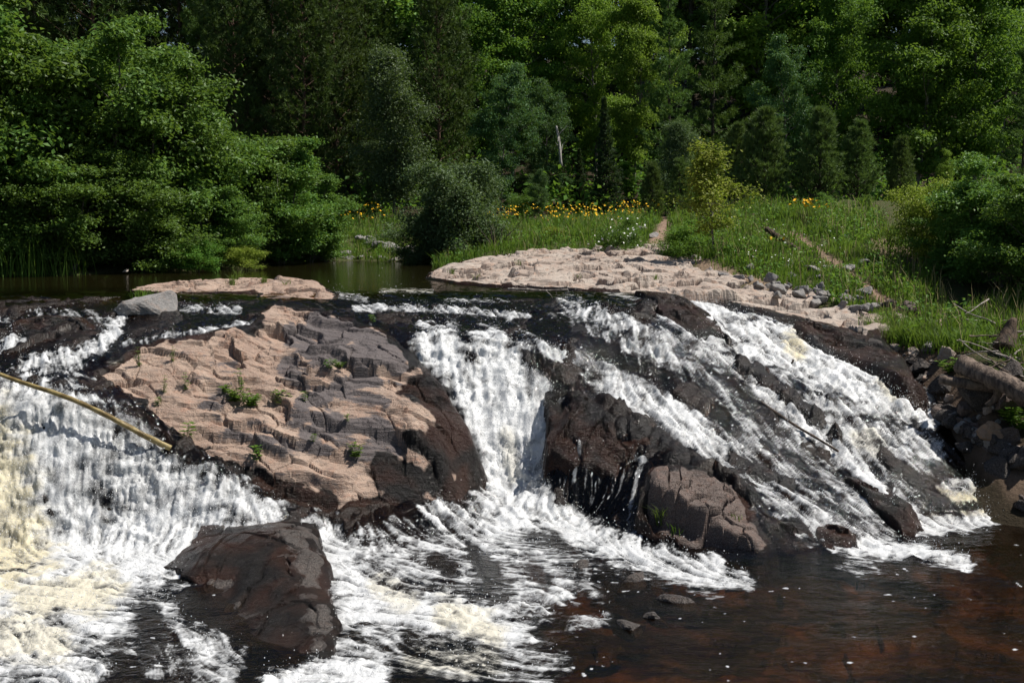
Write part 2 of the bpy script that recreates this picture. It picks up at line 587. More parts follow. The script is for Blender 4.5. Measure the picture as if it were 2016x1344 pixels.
_r = np.random.RandomState(3)
Xf, Yf_ = X[:NRF], (Y + 1.35 * W0)[:NRF]
nz1 = _r.randn(NRF, NC)
nz2 = pn(Xf * 9, Yf_ * 9, 4) * 1.6 + pn(Xf * 19, Yf_ * 19, 2)
nz3 = pn(Xf * 3.5, Yf_ * 3.5, 6)
L1 = lic(nz1, 11)
L2 = lic(nz2, 14, 1.1)
L3 = lic(nz3, 22, 1.6)
def full(a):
    o = np.zeros((NR, NC))
    o[:NRF] = a
    return o
L1, L2, L3 = full(L1), full(L2), full(L3)

FOAM = [
 # left falls
 ([(-60,840),(0,850),(30,1000)],110,1.0),([(60,800),(120,900),(150,1000)],85,1.0),([(140,830),(210,930),(290,990)],80,.95),([(190,860),(280,930),(400,985)],60,.9),([(330,935),(440,965),(530,1015)],42,.95),
 ([(-40,775),(0,785),(140,790)],28,.55),([(235,810),(300,880)],25,.55),
 ([(-80,1080),(0,1075),(200,1055),(420,1035)],60,1.1),([(420,1035),(540,1020)],25,.9),([(-80,1190),(0,1180),(180,1130),(330,1085)],75,1.15),([(-60,1290),(130,1250),(240,1170)],75,.98),([(-60,1335),(180,1325)],45,.9),([(240,1230),(330,1310),(420,1344)],45,.5),
 ([(290,1130),(350,1230),(450,1320)],22,.75),([(380,1240),(470,1290)],25,.55),
 ([(540,1350),(640,1318),(740,1325)],34,1.05),
 # middle run-out
 ([(1000,935),(1015,1000)],68,1.2),([(960,985),(900,1030),(860,1000)],38,.8),([(1040,985),(1150,1050),(1260,1095),(1400,1132)],38,1.05),([(980,1040),(910,1095),(800,1110),(680,1120)],70,.72),([(640,1060),(715,1160),(800,1205)],52,1.0),
 ([(690,1195),(850,1205),(1010,1240)],55,1.05),([(1010,1070),(1090,1150),(1000,1215)],60,.66),([(640,1285),(900,1280),(1080,1310)],45,.5),([(1330,1128),(1430,1138),(1470,1145)],20,.8),([(1120,1110),(1200,1150)],40,.5),([(1130,1230),(1190,1215)],16,.6),
 ([(700,1060),(760,1040),(850,1035)],22,.45),([(830,1260),(1000,1270)],18,.6),([(850,1320),(1080,1338)],18,.55),
 # main falls
 ([(860,680),(915,750),(965,830),(1000,940)],50,1.25),([(975,700),(1010,780),(1020,870)],62,1.2),([(1065,770),(1045,850),(1040,940)],40,1.05),([(850,668),(870,700)],18,.9),([(1030,690),(1060,760)],35,.75),([(915,850),(930,930)],16,.5),
 # right of the falls
 ([(1080,688),(1140,712)],24,.75),([(1140,705),(1240,765),(1330,840),(1400,890)],30,.85),([(1200,755),(1290,800),(1380,855)],48,.9),([(1380,840),(1420,885)],30,.9),([(1180,760),(1215,810)],22,.5),
 ([(1120,600),(1200,632),(1300,662),(1420,692)],24,.62),([(1180,612),(1270,650)],20,.8),([(1240,682),(1330,692),(1450,722),(1510,770)],28,.72),([(1310,665),(1420,670)],14,.75),
 ([(1330,585),(1400,600),(1440,640),(1500,655),(1560,690)],34,1.0),([(1480,650),(1550,662),(1585,690)],26,1.05),([(1480,690),(1590,720),(1700,730),(1760,755)],36,1.0),([(1610,740),(1700,760),(1800,790),(1835,812)],38,1.0),([(1590,790),(1700,805),(1840,815)],18,.85),
 ([(1640,835),(1720,850),(1840,885)],28,.85),([(1690,880),(1790,895)],18,.75),([(1450,720),(1530,800),(1600,855)],30,.66),([(1500,760),(1620,850),(1700,920),(1760,985)],38,.78),([(1700,930),(1760,990),(1795,1020)],28,.92),
 ([(1400,900),(1500,960),(1620,1030),(1700,1070)],34,.58),([(1420,880),(1520,900),(1600,950),(1700,1000)],42,.52),([(1440,800),(1500,860),(1560,890)],30,.45),([(1690,1078),(1800,1083),(1900,1108)],20,1.05),([(1800,1035),(1900,1030),(1965,1010)],22,.95),([(1860,965),(1960,965),(2010,1000)],26,.72),([(1600,1030),(1640,1080)],16,.7),([(1760,1010),(1700,1040)],20,.4),
 # upper sheet
 ([(700,607),(800,606),(900,611),(1040,622)],8,.7),([(750,572),(850,573)],6,.5),([(650,580),(720,590)],8,.5),([(880,590),(1000,592)],6,.4),([(360,606),(470,612)],9,.6),([(240,678),(380,653),(520,633)],7,.6),([(235,635),(200,680),(130,700),(50,716)],18,.95),([(-60,690),(0,680),(40,668)],18,.8),([(60,612),(180,620),(235,640)],12,.42),([(0,625),(60,650)],14,.35),([(50,740),(170,720)],12,.4),
 # thin veil over the whole right slab
 ([(1230,660),(1480,780),(1760,940)],120,.42),([(1430,880),(1600,980),(1700,1050)],85,.45),([(1080,650),(1250,660)],40,.25),
 # trickles down the black step
 ([(1140,860),(1130,950)],4,.5),([(1118,870),(1110,970)],4,.45),([(1185,860),(1180,950)],3,.4),([(1160,862),(1152,960)],3,.42),([(1210,880),(1204,980)],3,.4),([(1090,840),(1075,930)],8,.5),([(1262,900),(1235,1030)],5,.42),([(1240,880),(1270,905)],8,.6),([(1090,800),(1100,900)],6,.35),
]
DARK = [([(1040,700),(1150,775),(1250,850),(1330,895)],20,.6),([(1330,895),(1480,985)],12,.4),([(1060,640),(1190,690),(1300,740),(1420,815)],20,.75),([(1330,690),(1440,745),(1520,820)],14,.4),([(1460,715),(1540,770),(1610,830)],13,.6),([(1640,850),(1760,960)],10,.3),([(1180,585),(1290,640)],10,.4),([(1440,900),(1560,960)],14,.3),([(1500,870),(1640,960)],10,.25),([(1740,890),(1860,990)],14,.5),([(860,1105),(885,1120)],22,.7),([(930,1090),(960,1120)],22,.6),([(1050,1120),(1075,1145)],20,.5),([(1190,1140),(1240,1190)],30,.5),([(980,990),(1060,1010)],10,.2),([(915,735),(930,760)],9,.5),([(985,660),(1000,680)],8,.4),
 ([(860,770),(880,860)],18,.6),([(270,1190),(300,1280)],26,.35),([(100,930),(120,960)],16,.35),([(190,960),(240,1000)],16,.3),([(300,1000),(330,980)],14,.3),([(140,1000),(160,1030)],12,.3),([(1130,690),(1180,740)],16,.3)]
TAN = [([(-30,880),(0,1020),(20,1080)],95,.75),([(60,1180),(200,1160)],50,.55),([(0,1250),(100,1260)],50,.45),([(1560,670),(1570,690)],22,.8),([(1840,985),(1960,985)],28,.9),([(1740,745),(1760,770)],20,.5),([(880,1205),(960,1240)],35,.45),([(750,1150),(800,1180)],30,.35),([(1000,860),(1010,940)],20,.25),([(1700,860),(1730,880)],25,.4),([(830,1300),(960,1300)],40,.4)]
Q = Y + 1.35 * W0
wob = fbm(X * 3.2, Q * 3.2, 9, 3)
Xq, Qq = X + 0.16 * pn(X * 1.9, Q * 1.7, 81) + 0.05 * pn(X * 6, Q * 6, 82), Q + 0.20 * pn(X * 1.7, Q * 1.9, 83) + 0.05 * pn(X * 6, Q * 6, 84)
foam = strokes(U, V, FOAM, wob)
dark = strokes(U, V, DARK, wob)
foam = np.clip(foam - dark, 0, 1.3)
tanm = strokes(U, V, TAN, wob)
dens = foam.copy()
# lacy foam web on the lower pool
vh1, vh2, ve, _, _ = vor(X * 3.2 + 0.5 * fbm(X * 2, Y * 2, 3, 3), Y * 3.8 + 0.5 * fbm(X * 2, Y * 2, 8, 3), 2)
lace = 1 - sstep(ve, 0.02, 0.30)
flat = 1 - sstep(slope, 0.12, 0.5)
steep = sstep(slope, 0.25, 1.0)
broken = np.where(dens > 0.02, 1, 0) * (1 - 0.0 * dens)
foam = dens * (0.85 + 0.07 * flat) + broken * (((0.15 * L1 + 0.12 * L2 + 0.08 * L3) * (1 - 0.75 * steep) + 0.20 * pn(X * 1.4, Q * 1.0, 70) + 0.22 * pn(Xq * 3.0, Qq * 1.8, 71) + 0.16 * pn(Xq * 7, Qq * 5, 72) + 0.07 * pn(X * 16, Q * 14, 73)) * sstep(dens, 0.05, 0.3) + flat * (lace - 0.45) * 0.30 * sstep(dens, 0.1, 0.4) * (1 - sstep(dens, 0.85, 1.15)))
# flecks drifting on the dark pool, bubbles and painted sun glints on the sheets
poolm = 1 - sstep(W0, 0.03, 0.15)
fleck = sstep(pn(X * 11, Y * 8, 12) + 0.4 * pn(X * 1.2, Y * 1.2, 13), 0.74, 0.90) * 0.9 * poolm
streaks = sstep(0.6 * L1 + 0.5 * L2 + 0.6 * pn(X * 1.3, Y * 1.3, 14), 0.9, 2.3) * (0.36 + 0.14 * sstep(U, 1050, 1300)) * (Y < 24) * (1 - poolm) * (U > 560)
painted_glint = full(np.where(nz1 > 2.55, 1.0, 0.0)) * (0.35 + 0.65 * sstep(slope, 0.06, 0.3)) * (Y < 24.5) * (1 - poolm)  # random white dots stand in for glints off the wet sheets
foam = np.maximum(foam, np.maximum(fleck, np.maximum(streaks, painted_glint)))

# turbulence, along the surface normal
nx_, ny_, nz_ = -gx, -gy, np.ones_like(gx)
nl = np.sqrt(nx_ ** 2 + ny_ ** 2 + 1)
nx_, ny_, nz_ = nx_ / nl, ny_ / nl, nz_ / nl
T = sstep(dens, 0.15, 0.9)
modn = 0.55 + 0.9 * sstep(pn(X * 0.9, Q * 0.8, 85), -0.5, 0.6)
rough_n = 0.45 + modn * (np.abs(pn(Xq * 3.4, Qq * 2.6, 21)) * 1.1 - 0.32 + (np.abs(pn(Xq * 8.5, Qq * 7, 22)) - 0.3) * 0.45 + pn(Xq * 19, Qq * 17, 23) * 0.16)
disp = T * ((0.008 * L2 + 0.004 * L1 + 0.010 * L3) * (1 - 0.85 * steep) + (0.085 + 0.03 * steep) * (rough_n - 0.45) + 0.06 * steep * pn(X * 1.9, Q * 1.5, 24)) - T * flat * 0.045 * (rough_n - 0.45)
far_ = sstep(Y, 23.0, 27.0)
chop = (1 - far_) * (0.010 * pn(X * 1.2, Y * 2.0, 31) + 0.003 * pn(X * 4.1, Y * 6.0, 32) + 0.0006 * pn(X * 10, Y * 13, 33)) + far_ * 0.003 * pn(X * 1.5, Y * 4, 34)
chop += (1 - poolm) * (1 - far_) * (0.007 * L2 + 0.010 * L3)
disp += chop
ISL_C = [(400,700,19.6),(300,720,19.3),(250,740,19.0),(600,640,21.2),(560,700,20.3),(650,680,20.5),(740,700,20.0),(780,760,19.5),(850,800,19.3),(650,760,19.4),(500,780,19.0),(400,770,18.9),(350,820,18.3),(480,840,18.4),(560,850,18.3),(560,880,18.1),(560,905,17.98),
 (640,860,18.35),(640,885,18.2),(700,800,19.0),(700,830,18.7),(700,870,18.4),(700,905,18.2),(800,790,19.0),(790,880,18.45),(790,912,18.2),(860,850,18.7),(870,905,18.35),(600,950,17.75),(700,955,17.8),(800,950,18.0),(500,950,17.7),(430,885,17.95),(540,740,19.7),(450,735,19.4),(330,770,18.75),(620,800,18.9),(470,690,20.0),(690,990,17.45),(600,990,17.4)]
ISL_O = [(545,592,22.6),(640,612,21.9),(740,648,21.1),(800,685,20.6),(840,730,20.1),(880,790,19.5),(910,840,19.1),(925,890,18.85),(920,960,18.5),(860,1010,17.95),(750,1030,17.55),(640,1035,17.2),(530,1015,17.2),(450,945,17.6),(370,912,17.85),(310,845,18.15),(250,790,18.45),(188,745,18.95),(205,718,19.25),(270,682,19.9),(400,657,20.4),(500,636,21.1)]
SH_O = [(838,546,31),(868,528,34.5),(950,506,37),(1020,497,38),(1130,490,38),(1230,486,38),(1290,462,42),(1306,445,46),(1322,446,46),(1330,480,38),(1400,520,32.5),(1480,550,28.8),(1560,570,27.5),(1660,592,26),(1745,618,24.6),(1760,650,23.0),(1700,662,22.6),(1640,642,23.0),(1550,620,23.4),(1450,597,23.8),(1350,592,23.8),(1250,577,24.8),(1130,566,25.9),(1000,561,27),(900,554,28.5)]
BO_O = [(1268,930,17.6),(1340,912,17.95),(1440,935,17.8),(1475,985,17.35),(1510,1070,16.35),(1510,1104,16.05),(1440,1105,16.05),(1360,1090,16.2),(1290,1060,16.55),(1265,1010,16.95)]
SL_O = [(393,1032,16.75),(500,1030,16.8),(618,1030,16.7),(634,1090,15.9),(645,1170,14.45),(664,1245,12.9),(655,1292,12.2),(560,1302,12.25),(470,1250,13.0),(390,1170,14.6),(325,1112,15.5),(370,1070,16.1)]
ST_O = [(1075,770,20.0),(1140,770,20.0),(1230,830,19.0),(1290,880,18.5),(1268,960,18.15),(1210,935,18.2),(1130,905,18.35),(1085,880,18.6),(1075,830,19.2)]
under = 1.2 * sstep(X, 3.0, 4.0) * sstep(Y, 24.3, 25.0)
for O_, k_ in ((ISL_O, 0.5), (SH_O, 0.6), (BO_O, 0.5), (SL_O, 0.0), (ST_O, 0.12)):
    o2 = pts(O_)[:, :2]
    m_ = (X > o2[:, 0].min()) & (X < o2[:, 0].max()) & (Y > o2[:, 1].min()) & (Y < o2[:, 1].max())
    xx, yy = X[m_], Y[m_]
    ins = inpoly(xx, yy, o2)
    under[m_] = np.maximum(under[m_], k_ * sstep(np.where(ins, polydist(xx, yy, o2), 0) + 0.08 * wob[m_], 0.02, 0.35))
WX, WY, WZ = X + nx_ * disp, Y + ny_ * disp, W0 + nz_ * disp - under

# ------------------------------------------------------------------ stream bed under it
depth = 0.05 + 0.42 * poolm + 0.6 * sstep(W0, 2.93, 2.99) * sstep(Y, 23, 26) + 0.16 * T * (1 - poolm)
LED = [([(1120,700),(1220,790),(1330,890),(1480,975)],26,1.0),([(1080,690),(1140,760)],20,.8),([(1460,720),(1560,790),(1640,850)],24,1.0),([(1270,590),(1340,620),(1420,660)],26,1.0),([(1490,780),(1600,880),(1720,970),(1810,1040)],16,.55),
 ([(1740,900),(1860,990)],16,.7),([(60,640),(150,650)],45,.6),([(1180,600),(1230,640)],14,.6),([(1010,575),(1110,575)],12,.5),([(1330,760),(1400,800)],22,.6),([(1500,930),(1620,960)],22,.4),([(1230,830),(1290,870)],30,.5),([(880,655),(905,690)],12,.5),([(1640,690),(1720,700)],22,.6),([(1790,1000),(1810,1040)],16,.6)]
led = strokes(U, V, LED, wob)
q1 = (X * 0.80 - Y * 0.60)           # across the slab edges that run down to the right
q2 = (X * 0.60 + Y * 0.80)
h1, h2, e1, ox1, oy1 = vor(q1 * 1.5 + 0.25 * fbm(X, Y, 41, 2), q2 * 0.75, 5)
g1, g2, e2, ox2, oy2 = vor(q1 * 4.2 + 0.3 * fbm(X * 2, Y * 2, 42, 2), q2 * 2.2, 6)
blk = (h1 - 0.5) * 0.16 + ox1 * (h2 - 0.5) * 0.28 + (g1 - 0.5) * 0.06 + ox2 * (g2 - 0.5) * 0.10
slabs = (1 - poolm) * (1 - far_)
bedz = W0 - depth - under + slabs * (blk * (0.8 - 0.35 * T) + 0.05 * fbm(X * 1.1, Y * 1.1, 43, 4)) + led * 0.14 * (1 - poolm)
bedz += (poolm * 0.14) * fbm(X * 0.7, Y * 0.7, 44, 4) + poolm * (g1 - 0.5) * 0.10
amber = poolm * sstep(X, -0.6, 1.6)
NB_R = int(np.searchsorted(D, 27.0))
bV = np.stack([X[:NB_R], Y[:NB_R], bedz[:NB_R]], -1).reshape(-1, 3)
bed = link('river_bed', mesh_np('river_bed', bV, grid_faces(NB_R, NC), {'amber': amber[:NB_R]}, True, [M_BED]))
tag(bed, 'dark wet bedrock under the cascading stream', kind='structure')

wdepth = np.clip(W0 - bedz, 0, 2)
wdepth[NB_R:] = 0.9
wV = np.stack([WX, WY, WZ], -1).reshape(-1, 3)
chopa = 0.10 + 0.16 * poolm + 0.7 * sstep(slope, 0.03, 0.2) + 0.25 * sstep(dens, 0.02, 0.3)
chopa = chopa * (1 - far_) + 0.07 * far_
wat = link('river_water', mesh_np('river_water', wV, grid_faces(NR, NC), {'foam': foam, 'tan': np.maximum(tanm, far_ * 0.6), 'depth': wdepth, 'chop': chopa, 'calm': flat * sstep(dens, 0.1, 0.5)}, True, [M_WATER]))
tag(wat, 'dark tea coloured river with white cascades running into a brown pool', kind='structure')

# ------------------------------------------------------------------ rock outcrops: height fields inside an outline
def outcrop(name, ctrl, outline, mat, step, wet=(), darkst=(), blocks=0.12, scale=1.0, strata=0.10, sdir=(0.5, 0.86), sink=0.5, margin=0.35, seed=0, wetlevel=0.10, dip=(0.16, -0.05), ledge=0.85, extra=None, roundness=0.0):
    P = pts(ctrl)
    O = pts(outline)
    P2 = np.vstack([P, O])
    F = RBF(P2, 0.01)
    o2 = O[:, :2]
    x0, x1 = o2[:, 0].min() - margin, o2[:, 0].max() + margin
    y0, y1 = o2[:, 1].min() - margin, o2[:, 1].max() + margin
    xs = np.arange(x0, x1, step)
    ys = np.arange(y0, y1, step * 1.25)
    x, y = np.meshgrid(xs, ys)
    # fractured outline
    xw = x + 0.10 * fbm(x * 1.7, y * 1.7, seed + 1, 4)
    yw = y + 0.10 * fbm(x * 1.7, y * 1.7, seed + 4, 4)
    inside = inpoly(xw, yw, o2)
    dist = polydist(xw, yw, o2)
    sd = np.where(inside, dist, -dist)
    keep = sd > -margin
    z = F(x, y)
    ca, sa = sdir
    p = (x * ca + y * sa)
    q = (-x * sa + y * ca)
    wv = fbm(x * 0.8, y * 0.8, seed + 11, 3)
    a1, a2, e1, ox, oy = vor(p * 1.1 * scale + 0.35 * wv, q * 2.4 * scale + 0.25 * wv, seed + 2)
    b1, b2, e2, ox2, oy2 = vor(p * 2.0 * scale + 0.5 * wv, q * 5.5 * scale + 0.4 * wv, seed + 3)
    c1, c2, e3, ox3, oy3 = vor(p * 8.0 * scale + 0.5 * wv, q * 15 * scale, seed + 5)
    act = 0.35 + 0.65 * sstep(fbm(x * 0.6, y * 0.6, seed + 13, 3), -0.25, 0.35)
    rise = sstep(sd, -0.05, 0.35)
    z = z + rise * act * (blocks * ((a1 - 0.5) + 1.3 * oy * (a2 - 0.5)) + blocks * 0.5 * ((b1 - 0.5) + 1.2 * oy2 * (b2 - 0.5)) + blocks * 0.10 * (c1 - 0.5))
    z = z + rise * 0.03 * fbm(x * 1.3, y * 1.3, seed + 7, 5)
    if extra is not None:
        z = z + extra(x, y, z, sd)
    # ledges: broken bedding, in two sizes, thrown out of line from block to block
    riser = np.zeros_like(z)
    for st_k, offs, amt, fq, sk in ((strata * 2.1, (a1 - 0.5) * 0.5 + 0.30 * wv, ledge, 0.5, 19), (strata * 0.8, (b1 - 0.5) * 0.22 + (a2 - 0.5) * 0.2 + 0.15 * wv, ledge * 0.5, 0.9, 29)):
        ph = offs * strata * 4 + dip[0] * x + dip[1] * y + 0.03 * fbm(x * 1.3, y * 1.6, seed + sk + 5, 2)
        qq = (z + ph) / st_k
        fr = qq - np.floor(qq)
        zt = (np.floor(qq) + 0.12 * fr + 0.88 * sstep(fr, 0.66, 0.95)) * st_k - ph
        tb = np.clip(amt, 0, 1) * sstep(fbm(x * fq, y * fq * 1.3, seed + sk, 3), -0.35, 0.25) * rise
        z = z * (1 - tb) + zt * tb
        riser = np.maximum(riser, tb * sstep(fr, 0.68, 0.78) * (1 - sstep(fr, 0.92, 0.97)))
    z = z - 0.06 * (1 - sstep(e1, 0.0, 0.06)) * rise - 0.012 * (1 - sstep(e2, 0, 0.08)) * rise * act
    z = z - sink * sstep(-sd, 0.0, margin) - roundness * (1 - sstep(sd, 0, 0.3))
    u, v = proj(x, y, z)
    wb = fbm(x * 2.5, y * 2.5, seed + 23, 3)
    wmask = np.maximum(strokes(u, v, wet, wb), 1 - sstep(sd + 0.10 * wb, wetlevel * 0.2, wetlevel * 2.2))
    dmask = np.clip(strokes(u, v, darkst, wb) + 0.6 * riser * sstep(wb, -0.6, 0.3), 0, 1)  # risers darkened: weathered joint faces, plus shade put into the colour for contrast
    Vv = np.stack([x, y, z], -1).reshape(-1, 3)
    f = grid_faces(len(ys), len(xs), keep)
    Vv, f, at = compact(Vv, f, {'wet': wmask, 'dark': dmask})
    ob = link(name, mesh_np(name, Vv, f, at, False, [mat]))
    def height(px, py):
        i = np.clip(((py - y0) / (step * 1.25)), 0, len(ys) - 1).astype(int)
        j = np.clip(((px - x0) / step), 0, len(xs) - 1).astype(int)
        return z[i, j]
    return ob, height

def isl_extra(x, y, z, sd):
    # upright fin of rock at the outcrop's right front corner
    c = ray(815, 850, 18.5)
    dx, dy = x - c[0], y - c[1]
    fin = np.exp(-((dx * 0.9 + dy * 0.25) / 0.13) ** 2 - ((dy) / 0.30) ** 2)
    return 0.16 * fin
ISL_WET = [([(300,850),(380,905),(470,930)],22,.8),([(400,925),(520,965),(640,1000)],42,1.0),([(860,760),(890,850),(890,900)],50,1.0),([(760,930),(860,950)],48,1.0),([(700,1010),(800,1000)],35,1.0),([(560,985),(640,1000)],45,.9),([(190,760),(260,800),(320,850)],22,.8),([(820,760),(870,800)],40,.9),([(800,860),(850,890)],26,.8)]
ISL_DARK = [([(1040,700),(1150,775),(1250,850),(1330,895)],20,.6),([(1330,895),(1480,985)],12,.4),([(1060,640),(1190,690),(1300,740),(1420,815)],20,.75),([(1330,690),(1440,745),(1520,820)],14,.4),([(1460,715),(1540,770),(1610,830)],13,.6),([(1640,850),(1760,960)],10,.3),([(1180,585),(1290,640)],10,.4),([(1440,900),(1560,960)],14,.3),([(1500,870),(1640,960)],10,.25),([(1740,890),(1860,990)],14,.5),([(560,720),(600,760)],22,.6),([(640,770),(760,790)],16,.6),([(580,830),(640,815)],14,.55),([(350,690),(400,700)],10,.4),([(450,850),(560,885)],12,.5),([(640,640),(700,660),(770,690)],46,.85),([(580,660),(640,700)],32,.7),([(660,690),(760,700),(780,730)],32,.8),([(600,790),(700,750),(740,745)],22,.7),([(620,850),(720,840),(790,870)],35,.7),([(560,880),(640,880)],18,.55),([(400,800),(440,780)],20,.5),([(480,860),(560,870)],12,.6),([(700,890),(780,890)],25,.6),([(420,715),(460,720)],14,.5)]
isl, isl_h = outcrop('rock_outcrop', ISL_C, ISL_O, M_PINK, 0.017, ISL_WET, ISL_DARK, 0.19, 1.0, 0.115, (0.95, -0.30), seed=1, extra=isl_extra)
tag(isl, 'large pink and grey fractured rock outcrop between the left falls and the middle falls', 'rock outcrop')

UP_C = [(560,537,26.0),(430,546,27.0),(620,565,24.5),(330,559,26.5),(500,550,26),(580,560,25),(480,565,25.3),(400,562,26)]
UP_O = [(255,570,25.9),(330,556,28.0),(430,552,28.6),(520,550,28.6),(600,560,26.8),(650,575,25.0),(668,590,23.5),(610,590,23.6),(560,592,23.3),(530,590,23.5),(500,574,25.0),(400,575,24.9),(320,575,25)]
upr, upr_h = outcrop('rock_outcrop', UP_C, UP_O, M_PINK, 0.03, [([(530,585),(600,592)],9,.5)], [([(540,550),(600,560)],8,.3)], 0.16, 0.8, 0.16, (0.9, 0.2), seed=4, wetlevel=0.04)
tag(upr, 'low smooth pink rock island standing in the pond above the brink', 'rock outcrop')

SH_C = [(870,532,32.5),(950,512,35),(1000,503,36),(1130,495,36),(1250,490,36),(1300,472,38),(1312,452,42),(1380,520,32),(1450,545,28.5),(1550,575,26.5),(1700,605,25),(1000,535,30),(1150,522,31),(1300,532,30),(1250,510,33),(1400,560,27),(1500,590,25.5),(1600,612,25),(1120,545,28),(1240,555,27.5)]
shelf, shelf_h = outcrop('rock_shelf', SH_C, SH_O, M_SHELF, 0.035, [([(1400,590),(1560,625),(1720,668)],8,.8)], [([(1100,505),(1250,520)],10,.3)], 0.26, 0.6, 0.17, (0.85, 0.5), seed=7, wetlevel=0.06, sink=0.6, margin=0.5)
tag(shelf, 'broad pale pink granite shelf running down the far bank to the river', 'rock shelf')

RL_C = [(1660,665,22.3),(1720,685,21.9),(1600,640,22.9)]
RL_O = [(1560,624,23.6),(1640,640,23.2),(1720,660,22.8),(1760,690,22.0),(1800,745,20.6),(1760,728,20.9),(1700,708,21.6),(1640,690,22.1),(1590,655,22.5)]
rl, rl_h = outcrop('rock_ledge', RL_C, RL_O, M_WET, 0.025, [([(1560,620),(1800,740)],60,.7)], [], 0.16, 1.2, 0.10, (0.8, -0.5), seed=9)
tag(rl, 'dark wet rock ledge under the pink shelf beside the upper right falls', 'rock ledge')

SL_C = [(600,1130,14.2),(560,1200,13.3),(480,1150,14.4),(620,1090,15.0),(615,1050,15.9),(430,1060,15.8),(400,1110,15.0),(610,1200,13.2),(520,1090,15.1),(632,1240,12.7),(500,1210,13.5),(620,1268,12.4)]
slab, slab_h = outcrop('rock_slab', SL_C, SL_O, M_WET, 0.014, [([(350,1100),(480,1080),(560,1230)],120,.75)], [], 0.05, 0.7, 0.14, (0.3, 0.95), seed=12, ledge=0.12, sink=0.55, margin=0.10, wetlevel=0.10)
tag(slab, 'big square wet brown slab of rock jutting into the foam below the left falls', 'rock')

BO_C = [(1350,925,17.6),(1290,935,17.4),(1420,950,17.5),(1450,985,17.2),(1330,975,17.05),(1400,1000,16.95),(1360,1040,16.45),(1440,1050,16.45),(1300,1000,16.8),(1480,1065,16.3)]
def bo_extra(x, y, z, sd):
    a_, b_ = ray(1296, 975, 17.05), ray(1455, 1080, 16.3)
    s_ = ((x - a_[0]) * (b_[1] - a_[1]) - (y - a_[1]) * (b_[0] - a_[0])) / math.hypot(b_[0] - a_[0], b_[1] - a_[1])
    s_ = s_ + 0.06 * pn(x * 3, y * 3, 3)
    return -0.34 * sstep(s_, -0.02, 0.10) * sstep(sd, 0.0, 0.12) + 0.10 * sstep(s_, -0.5, -0.05) * (1 - sstep(s_, -0.05, 0.02)) * sstep(sd, 0, 0.3)
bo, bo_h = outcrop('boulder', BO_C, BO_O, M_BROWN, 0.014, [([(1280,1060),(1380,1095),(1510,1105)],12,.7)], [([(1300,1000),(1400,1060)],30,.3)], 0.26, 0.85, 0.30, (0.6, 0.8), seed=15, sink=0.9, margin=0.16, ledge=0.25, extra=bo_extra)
tag(bo, 'large dry brown boulder with a grass tuft at the foot of the right cascade', 'boulder')

for nm, lab, C_, O_, sd_ in [
  ('rock', 'black wet block between the brown boulder and the lower right foam', [(1560,1040,16.8),(1580,1070,16.4)], [(1490,985,17.4),(1560,1005,17.3),(1612,1075,16.5),(1600,1100,16.15),(1550,1090,16.25),(1510,1060,16.5)], 18),
  ('rock', 'small black angular block standing where the right cascade meets the pool', [(1640,1045,16.75),(1670,1050,16.7)], [(1596,1030,17.1),(1660,1030,17.1),(1692,1060,16.75),(1685,1097,16.2),(1640,1085,16.3),(1610,1060,16.6)], 19),
  ('rock', 'long black wet ridge of rock at the lower end of the right cascade', [(1770,1000,17.45),(1720,970,17.85),(1790,1030,17.2)], [(1660,935,18.4),(1730,955,18.3),(1790,990,17.8),(1822,1045,17.3),(1780,1048,17.0),(1730,1000,17.5)], 20),
  ('rock', 'dark pointed rib of rock splitting the right cascade in two', [(1510,735,21.05),(1560,775,20.45),(1600,805,20.1)], [(1450,715,21.4),(1530,730,21.2),(1590,775,20.6),(1640,850,19.6),(1590,830,19.75),(1530,775,20.3)], 21),
  ('rock', 'dark round-backed rock under the mossy edge at the top of the right cascade', [(1320,605,22.7),(1370,640,22.0),(1300,590,23.2)], [(1255,572,24.3),(1320,577,23.9),(1380,605,23.0),(1430,660,22.0),(1380,665,21.7),(1310,640,22.0)], 22),
  ('rock', 'brown wet rock breaking the thin sheet of water at the left edge', [(100,630,20.9),(60,640,20.7),(150,645,20.7)], [(40,625,21.5),(140,622,21.5),(190,650,20.7),(150,672,20.1),(70,672,20.0),(20,655,20.4)], 24),
 ]:
    C2 = [(u_, v_ - 10, d_) for u_, v_, d_ in C_]
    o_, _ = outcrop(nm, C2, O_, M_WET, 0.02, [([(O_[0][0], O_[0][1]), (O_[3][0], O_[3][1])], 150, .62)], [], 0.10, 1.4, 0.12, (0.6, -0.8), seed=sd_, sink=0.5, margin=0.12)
    tag(o_, lab, 'rock')

# black step in front of the ledge
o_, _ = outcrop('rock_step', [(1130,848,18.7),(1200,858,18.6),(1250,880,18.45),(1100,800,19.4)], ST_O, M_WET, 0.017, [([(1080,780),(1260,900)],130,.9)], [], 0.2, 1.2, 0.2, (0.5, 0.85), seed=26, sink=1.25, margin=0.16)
tag(o_, 'black dripping rock step to the right of the middle falls', 'rock')

